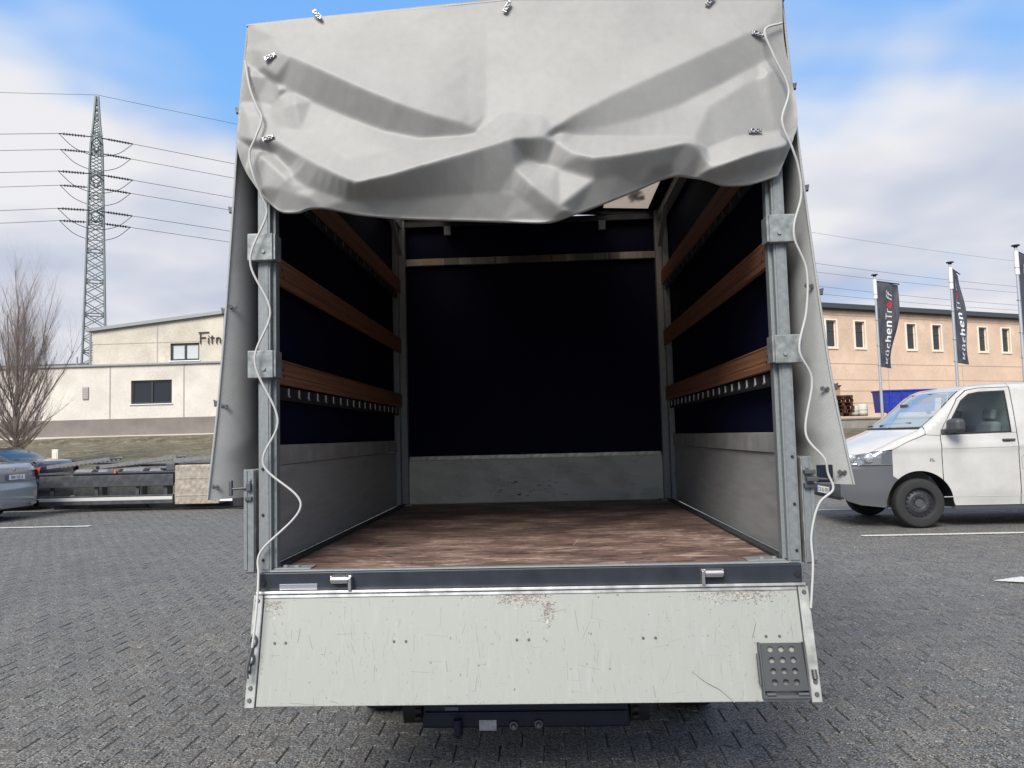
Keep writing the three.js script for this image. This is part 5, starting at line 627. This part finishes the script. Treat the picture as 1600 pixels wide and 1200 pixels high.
{ // dark house far behind the bare tree
  const h = thing('brown_house', 'dark brown house half hidden behind the bare tree', 'house', [-34, 1.4, -46]);
  const brick = std([0.16, 0.105, 0.085], 0.9, 0, { map: withRep(stucco, 0.4) });
  part('wall', [wallWithHoles(-6, 6.4, 0, 3.4, [[-4, -2.6, 1.0, 2.3], [0, 1.4, 1.0, 2.3], [3.6, 5.0, 1.0, 2.3]], 0.3), box(-6, 6.4, 0, 3.4, -8, -0.2, 0)], brick, h);
  part('roof', uvBox(extrude([[0.6, 3.3], [-8.6, 3.3], [-4, 5.0]], 13.4)).rotateY(Math.PI / 2).translate(-6.5, 0, 0), std([0.07, 0.065, 0.065], 0.85), h);
  for (const x of [-4, 0, 3.6]) windowIn(h, x, x + 1.4, 1.0, 2.3, 0.3, M.white, 2, 0.08);
}
{ // peach-rendered hall with paired slit windows
  const dir = Math.atan2(0.434, 0.90), h = thing('peach_hall', 'peach rendered hall with paired slit windows and a dark roof edge', 'building', [13.9, 0, -35.2], dir);
  const peach = std([0.90, 0.665, 0.50], 0.88, 0, { map: withRep(stucco, 0.14) }), frame = std([0.86, 0.76, 0.63], 0.7), dark = std([0.06, 0.065, 0.075], 0.6);
  const L0 = -9, L1 = 30, mids = [-4.2, 1.3, 6.8, 12.3, 17.8, 23.3], wins = []; for (const m of mids) for (const o of [-0.95, 0.95]) wins.push([m + o - 0.33, m + o + 0.33, 5.36, 6.68]);
  part('wall', [wallWithHoles(L0, L1, 1.5, 7.25, wins, 0.35).translate(0, 0, -0.35), box(L0, L0 + 0.3, 1.5, 7.25, -16, -0.35, 0), box(L1 - 0.3, L1, 1.5, 7.25, -16, -0.35, 0), box(L0 + 0.3, L1 - 0.3, 1.5, 7.1, -1.6, -1.4, 0)], peach, h);
  part('roof_edge', [box(L0 - 0.3, L1 + 0.3, 7.25, 7.50, -16.3, 0.25, 0.02), box(L0 - 0.3, L1 + 0.3, 7.18, 7.25, 0.0, 0.14, 0.01)], dark, h, 'dark flat roof edge');
  const groove = std([0.46, 0.345, 0.27], 0.9); // shallow board joints in the render
  for (const y of [4.55, 3.75, 3.2, 2.6, 6.95]) part('render_joint', box(L0, L1, y - 0.012, y + 0.012, 0.001, 0.010, 0), groove, h);
  for (const x of [-6.9, -1.4, 4.05, 9.55, 15.05, 20.5]) part('render_joint', box(x - 0.012, x + 0.012, 1.6, 7.2, 0.0115, 0.014, 0), groove, h);
  for (const [a, c, d, e] of wins) { const w = windowIn(h, a, c, d, e, 0, frame, 1, 0.03, false, phys([0.03, 0.036, 0.042], 0.06)); part('surround', [box(a - 0.085, a, d - 0.10, e + 0.06, 0.0, 0.035, 0.005), box(c, c + 0.085, d - 0.10, e + 0.06, 0.0, 0.035, 0.005), box(a, c, d - 0.10, d, 0.0, 0.045, 0.005), box(a, c, e, e + 0.06, 0.0, 0.03, 0.005)], frame, w); part('transom', box(a + 0.05, c - 0.05, e - 0.52, e - 0.48, -0.15, -0.09, 0.003), M.plastic, w); }
}
{ // low wall and the clutter in front of the hall
  const con = std([0.30, 0.285, 0.26], 0.95, 0, { map: withRep(stucco, 0.8), bumpMap: withRep(bumpTex, 1), bumpScale: 0.01 });
  solo('retaining_wall', [box(6, 20, 0.9, 1.72, -30.4, -30.0, 0.03), box(6, 20, 1.72, 1.80, -30.45, -29.95, 0.02)], con, 'low weathered concrete wall in front of the peach hall', 'wall');
  const c = thing('blue_container', 'blue waste container with a lid standing by the peach hall', 'container', [14.45, 1.88, -31.6]);
  const blue = std([0.020, 0.045, 0.42], 0.5, 0, { map: withRep(mottleTex, 2) });
  part('body', [uvBox(extrude([[0.08, 0.12], [2.1, 0.12], [2.2, 1.02], [0, 1.02]], 1.1))], blue, c); part('rim', [box(-0.05, 2.25, 1.0, 1.07, -0.04, 1.14, 0.02)], blue, c); for (const x of [0.25, 0.75, 1.3, 1.85]) part('rib', box(x, x + 0.07, 0.14, 1.0, 1.1, 1.14, 0.01), blue, c);
  for (const x of [0.25, 1.9]) part('castor', new THREE.CylinderGeometry(0.1, 0.1, 0.06, 14).rotateX(Math.PI / 2).translate(x, 0.08, 1.0), M.rubber, c);
  const wood = std([0.30, 0.215, 0.15], 0.9, 0, { map: withRep(slatTex, 0.6, 2) }), wood2 = std([0.36, 0.28, 0.21], 0.9, 0, { map: withRep(slatTex, 0.6, 2) });
  for (let k = 0; k < 6; k++) { const p = thing('wooden_pallet', ['lowest', 'second lowest', 'third lowest', 'third highest', 'second highest', 'topmost'][k] + ' weathered wooden pallet in the stack by the low wall', 'pallet', [12.30 + (k & 1) * 0.05, 1.88 + k * 0.148, -31.3 + (k % 3) * 0.04], 0.08 * ((k * 37 % 5) - 2) / 2, 'pallets stacked by the low wall');
    for (let q = 0; q < 5; q++) part('top_board', box(0, 0.8, 0.122, 0.144, 0.02 + q * 0.2, 0.13 + q * 0.2, 0.002), q & 1 ? wood : wood2, p);
    for (const x of [0, 0.35, 0.7]) for (const z of [0.02, 0.42, 0.82]) part('block', box(x, x + 0.1, 0.024, 0.1215, z, z + 0.13, 0.002), wood, p);
    for (const x of [0, 0.35, 0.7]) part('bottom_board', box(x, x + 0.1, 0.001, 0.0235, 0.02, 0.95, 0.002), wood2, p); }
  const cb = thing('cardboard_box', 'tan cardboard box tilted on top of the pallet stack', 'box', [12.24, 2.772, -31.0], 0.3);
  const card = std([0.44, 0.27, 0.17], 0.85); part('carton', box(0, 0.62, 0.0, 0.34, -0.3, 0.15, 0.01), card, cb); part('flap', [box(-0.02, 0.60, 0, 0.012, 0, 0.2, 0.002).rotateX(-0.6).translate(0, 0.345, 0.13), box(-0.02, 0.60, 0, 0.012, -0.2, 0, 0.002).rotateX(0.5).translate(0, 0.345, -0.28)], card, cb);
  [['short white barrel nearest the pallet stack', 13.45, 0.44, 0.20], ['tall white barrel beside the blue container', 13.85, 0.52, 0.19]].forEach(([l, x, h, r]) => { const b = thing('white_barrel', l, 'barrel', [x, 1.88, -31.2], 0, 'barrels behind the low wall'); part('shell', new THREE.LatheGeometry([[0.001, 0], [r, 0], [r * 1.05, h * 0.3], [r * 1.05, h * 0.7], [r, h * 0.96], [r * 0.9, h], [0.001, h]].map((p) => new THREE.Vector2(...p)), 24), std([0.62, 0.58, 0.51], 0.7), b); part('hoop', new THREE.TorusGeometry(r * 1.05, 0.012, 6, 24).rotateX(Math.PI / 2).translate(0, h * 0.5, 0), M.galv, b); });
}
// --- banner flags on tall poles
{
  const flagTex = canvasTex(384, 1024, (c, w, h) => {
    c.fillStyle = '#58585e'; c.fillRect(0, 0, w, h); const R = rng(19); for (let i = 0; i < 260; i++) { c.fillStyle = `rgba(${R() < 0.5 ? '70,70,76' : '52,52,58'},0.22)`; c.fillRect(R() * w, R() * h, 4 + R() * 50, 20 + R() * 120); }
    c.save(); c.translate(w * 0.64, h * 0.965); c.rotate(-Math.PI / 2); c.textBaseline = 'alphabetic'; let x = 0;
    const put = (t, font, col, dy = 0) => { c.font = font; c.fillStyle = col; c.fillText(t, x, dy); x += c.measureText(t).width; };
    put('Küchen', 'bold 152px sans-serif', '#f4f4f4', 26); x += 6; put('Tr', '146px sans-serif', '#e6e6e8', 26); put('e', 'bold 150px sans-serif', '#e8213f', 26); put('ff', 'italic 146px sans-serif', '#e6e6e8', 26);
    c.restore();
  });
  const cloth = std([1, 1, 1], 0.8, 0, { map: flagTex });
  const flag = (label, x, z, top, yF, yB, a0, a1, base) => {
    const p = thing('flagpole', label, 'flag', [x, base, z], 0, 'banner flags along the yard edge'), H = top - base;
    part('pole', rod([0, 0, 0], [0, H, 0], 0.05, 0.032, 14), std([0.60, 0.61, 0.62], 0.35, 0.7), p);
    part('cap', [new THREE.CylinderGeometry(0.06, 0.045, 0.05, 14).translate(0, H + 0.02, 0), new THREE.CylinderGeometry(0.10, 0.10, 0.025, 14).translate(0, H + 0.05, 0)], M.black, p);
    part('sleeve', rod([0, H - 0.72, 0], [0, H - 0.1, 0], 0.058, 0.055, 12), M.white, p);
    const W = 1.0, y0 = yF - base, y1 = yB - base, g = gridGeo(24, 60, (u, v) => { const a = lerp(a0, a1, sstep(0, 1, v)), r = 0.05 + u * W, wob = 0.06 * Math.sin(u * 5 + v * 7) * u; return [r * Math.cos(a) - wob * Math.sin(a), lerp(y0, y1, v) - 0.05 * u * (1 - v), r * Math.sin(a) + wob * Math.cos(a), u, 1 - v]; });
    part('banner', g, cloth, p, 'dark grey banner lettered KüchenTreff in white with a red e'); part('banner_arm', bar([0, y0 + 0.02, 0], [(W + 0.05) * Math.cos(a0), y0 - 0.03, (W + 0.05) * Math.sin(a0)], 0.03, 0.03), M.black, p);
    for (const v of [0.15, 0.45, 0.75, 0.98]) part('ring', new THREE.TorusGeometry(0.06, 0.008, 6, 14).rotateX(Math.PI / 2).translate(0, lerp(y0, y1, v), 0), M.steel, p);
  };
  flag('banner flag on the pole nearest the truck, spread widest, in front of the hall', 10.73, -22, 6.2, 6.03, 3.29, -0.42, -0.80, 0.5);
  flag('banner flag on the middle pole, turned nearly edge-on', 11.80, -19.5, 6.0, 5.88, 3.15, -0.86, -0.74, 0.25);
  flag('banner flag on the pole cut off by the picture edge', 12.45, -17.5, 5.97, 5.86, 3.03, -0.72, -0.70, 0.05);
}
// --- bare winter tree on the bank
{
  const t = thing('bare_tree', 'leafless tree with upswept twiggy crown on the bank behind the grey car', 'tree', [-17.5, 0.62, -22]), R = rng(64);
  const bark = std([0.17, 0.145, 0.125], 0.95), twig = std([0.29, 0.225, 0.195], 0.95), trunk = [], limbs = [], twigs = [];
  const grow = (p, d, len, r, lev) => { // a branch as short bent segments that sheds side shoots
    const n = lev === 0 ? 5 : 4; let q = p.clone(), dir = d.clone().normalize(), rr = r;
    for (let i = 0; i < n; i++) {
      const nd = dir.clone().add(new THREE.Vector3((R() - 0.5) * 0.22, 0.09 + R() * 0.08, (R() - 0.5) * 0.22)).normalize(), e = q.clone().addScaledVector(nd, len / n), r2 = rr * 0.80;
      (lev === 0 ? limbs : lev === 1 ? limbs : twigs).push(rod(q.toArray(), e.toArray(), rr, r2, lev < 2 ? 6 : 3, true));
      if (lev < 3 && (i > 0 || lev > 0)) { const m = lev === 0 ? 4 : lev === 1 ? 3 : 2; for (let k = 0; k < m; k++) { const a = R() * 6.283, out = new THREE.Vector3(Math.cos(a), 0.35 + R() * 0.7, Math.sin(a)).normalize(), sd = nd.clone().multiplyScalar(0.75).add(out.multiplyScalar(0.62)); grow(q.clone().lerp(e, R()), sd, len * (0.34 + R() * 0.22), r2 * (lev === 0 ? 0.42 : 0.55), lev + 1); } }
      q = e; dir = nd; rr = r2;
    }
  };
  trunk.push(rod([0, -0.4, 0], [0.02, 0.9, 0.01], 0.13, 0.105, 12), rod([0.02, 0.9, 0.01], [0.0, 2.2, 0.03], 0.105, 0.08, 10));
  grow(new THREE.Vector3(0, 2.2, 0.03), new THREE.Vector3(0.02, 1, 0), 3.3, 0.06, 0);
  for (let k = 0; k < 19; k++) { const a = k * 2.4, y = 0.75 + (k / 19) * 1.7, tilt = 0.30 + 0.42 * (1 - k / 19); grow(new THREE.Vector3(0.01, y, 0.01), new THREE.Vector3(Math.cos(a) * tilt, 0.75, Math.sin(a) * tilt), 1.9 + R() * 1.7 + k * 0.03, 0.026 + R() * 0.008, 0 + (k % 3 === 2 ? 1 : 0)); }
  for (let k = 0; k < 44; k++) { const a = k * 2.4 + 0.5, y = 0.55 + R() * 0.7; grow(new THREE.Vector3(0.01, y, 0.01), new THREE.Vector3(Math.cos(a) * 1.1, 0.35 + R() * 0.4, Math.sin(a) * 1.1), 1.0 + R() * 1.0, 0.018, 2); }
  part('trunk', trunk, bark, t); part('limbs', limbs, bark, t); const c = part('crown', twigs, twig, t, 'dense fine bare twigs');
}
solo('marker_post', [box(-15.60, -15.40, 0.15, 1.34, -21.08, -21.0, 0.01), box(-15.56, -15.44, 1.0, 1.25, -21.0, -20.99, 0.004)], std([0.66, 0.62, 0.52], 0.8), 'short cream marker post on the bank', 'post');
// --- lattice transmission tower and its wires
{
  const P = [-72.0, -117], base = 1.5, aw = new THREE.Vector3(-0.517, 0, -0.857), al = new THREE.Vector3(0.857, 0, -0.517);   // along the arms, along the line
  const t = thing('transmission_tower', 'tall grey-green lattice transmission tower behind the cream building', 'tower', [P[0], 0, P[1]]);
  const steel = std([0.20, 0.23, 0.225], 0.7, 0.3), ceramic = std([0.035, 0.035, 0.042], 0.4), ac = steel;
  const half = spline([[1.5, 2.3], [20, 1.55], [36, 1.2], [50, 0.85], [54, 0.5], [59, 0.16]]), corner = (y, k) => { const h = half(y), a = [[1, 1], [-1, 1], [-1, -1], [1, -1]][k]; return aw.clone().multiplyScalar(a[0] * h).addScaledVector(al, a[1] * h).setY(y).toArray(); };
  const ys = [1.5]; while (ys[ys.length - 1] < 58.6) { const y = ys[ys.length - 1]; ys.push(Math.min(59, y + Math.max(0.9, half(y) * 1.25))); }
  for (let k = 0; k < 4; k++) part('tower_leg', ys.slice(0, -1).map((y, i) => bar(corner(y, k), corner(ys[i + 1], k), 0.24, 0.24)), steel, t);
  for (let k = 0; k < 4; k++) { const g = []; for (let i = 0; i < ys.length - 1; i++) { g.push(bar(corner(ys[i], k), corner(ys[i + 1], (k + 1) % 4), 0.11, 0.11), bar(corner(ys[i], (k + 1) % 4), corner(ys[i + 1], k), 0.11, 0.11)); if (i % 3 === 0) g.push(bar(corner(ys[i], k), corner(ys[i], (k + 1) % 4), 0.13, 0.13)); } part('lattice_face', g, steel, t); }
  const arms = [50.5, 44.5, 38.6], wires = [];
  for (const y of arms) for (const s of [-1, 1]) {
    const R0 = 3.7, tip = aw.clone().multiplyScalar(s * R0).setY(y), h = half(y), g = [];
    for (const q of [-1, 1]) { const a = aw.clone().multiplyScalar(s * h).addScaledVector(al, q * h), lo = a.clone().setY(y), hi = a.clone().setY(y + 1.5); g.push(bar(lo.toArray(), tip.toArray(), 0.16), bar(hi.toArray(), tip.toArray(), 0.14)); for (const u of [0.25, 0.5, 0.75]) g.push(bar(lo.clone().lerp(tip, u).toArray(), hi.clone().lerp(tip, u).toArray(), 0.08)); }
    part('cross_arm', g, steel, t);
    wires.push({ tip, y, s });
    for (const q of [-1, 1]) { const a = tip.clone().addScaledVector(al, q * 0.6), b = tip.clone().addScaledVector(al, q * 5.2).setY(y - 0.22), ins = [bar(a.toArray(), b.toArray(), 0.14)]; for (let k = 0; k < 8; k++) { const u = 0.25 + k * 0.085; ins.push(new THREE.CylinderGeometry(0.22, 0.22, 0.16, 8).rotateZ(Math.PI / 2).applyQuaternion(new THREE.Quaternion().setFromUnitVectors(new THREE.Vector3(1, 0, 0), al)).translate(...a.clone().lerp(b, u).toArray())); } part('insulator', ins, ceramic, t); }
    const jl = tube([[-5.2, -0.22], [-3, -2.2], [0, -3.0], [3, -2.2], [5.2, -0.22]].map(([q, dy]) => tip.clone().addScaledVector(al, q).setY(y + dy).toArray()), 0.055, 24, 5); part('jumper', jl, ceramic, t);
  }
  const wm = std([0.11, 0.115, 0.13], 0.6, 0.4), O = new THREE.Vector3(P[0], 0, P[1]);
  const names = ['highest', 'second highest', 'third highest', 'fourth highest', 'fifth highest', 'lowest'];
  const order = wires.map((w) => ({ ...w, ap: w.y - w.s * 1.4 })).sort((a, b) => b.ap - a.ap);
  const span = (a, b, sag) => Array.from({ length: 22 }, (_, i) => { const u = i / 21, v = a.clone().lerp(b, u); v.y -= sag * 4 * u * (1 - u); return v; });
  order.forEach((w, i) => {
    const st = O.clone().add(w.tip), L = st.clone().addScaledVector(al, -5.2).setY(w.y - 0.22), Rr = st.clone().addScaledVector(al, 5.2).setY(w.y - 0.22), endR = st.clone().addScaledVector(al, 420).setY(w.y + 2), endL = st.clone().addScaledVector(al, -190).addScaledVector(aw, 30).setY(w.y - 8);
    const curve = (p) => new THREE.TubeGeometry(new THREE.CatmullRomCurve3(p), 60, 0.045, 5);
    const g = thing('power_line', names[i] + ' conductor wire of the six strung from the tower arms', 'wire', [0, 0, 0], 0, 'conductor wires on the tower'); part('span', curve(span(Rr, endR, 7)), wm, g); part('span', curve(span(L, endL, 4)), wm, g);
  });
  const topP = O.clone().setY(59), g = thing('earth_wire', 'thin earth wire over the very top of the tower', 'wire'); part('span', new THREE.TubeGeometry(new THREE.CatmullRomCurve3(span(topP, topP.clone().addScaledVector(al, 420).setY(61), 6)), 60, 0.035, 5), wm, g); part('span', new THREE.TubeGeometry(new THREE.CatmullRomCurve3(span(topP, topP.clone().addScaledVector(al, -190).addScaledVector(aw, 30).setY(51), 3)), 60, 0.035, 5), wm, g);
}
renderer.render(scene, camera);
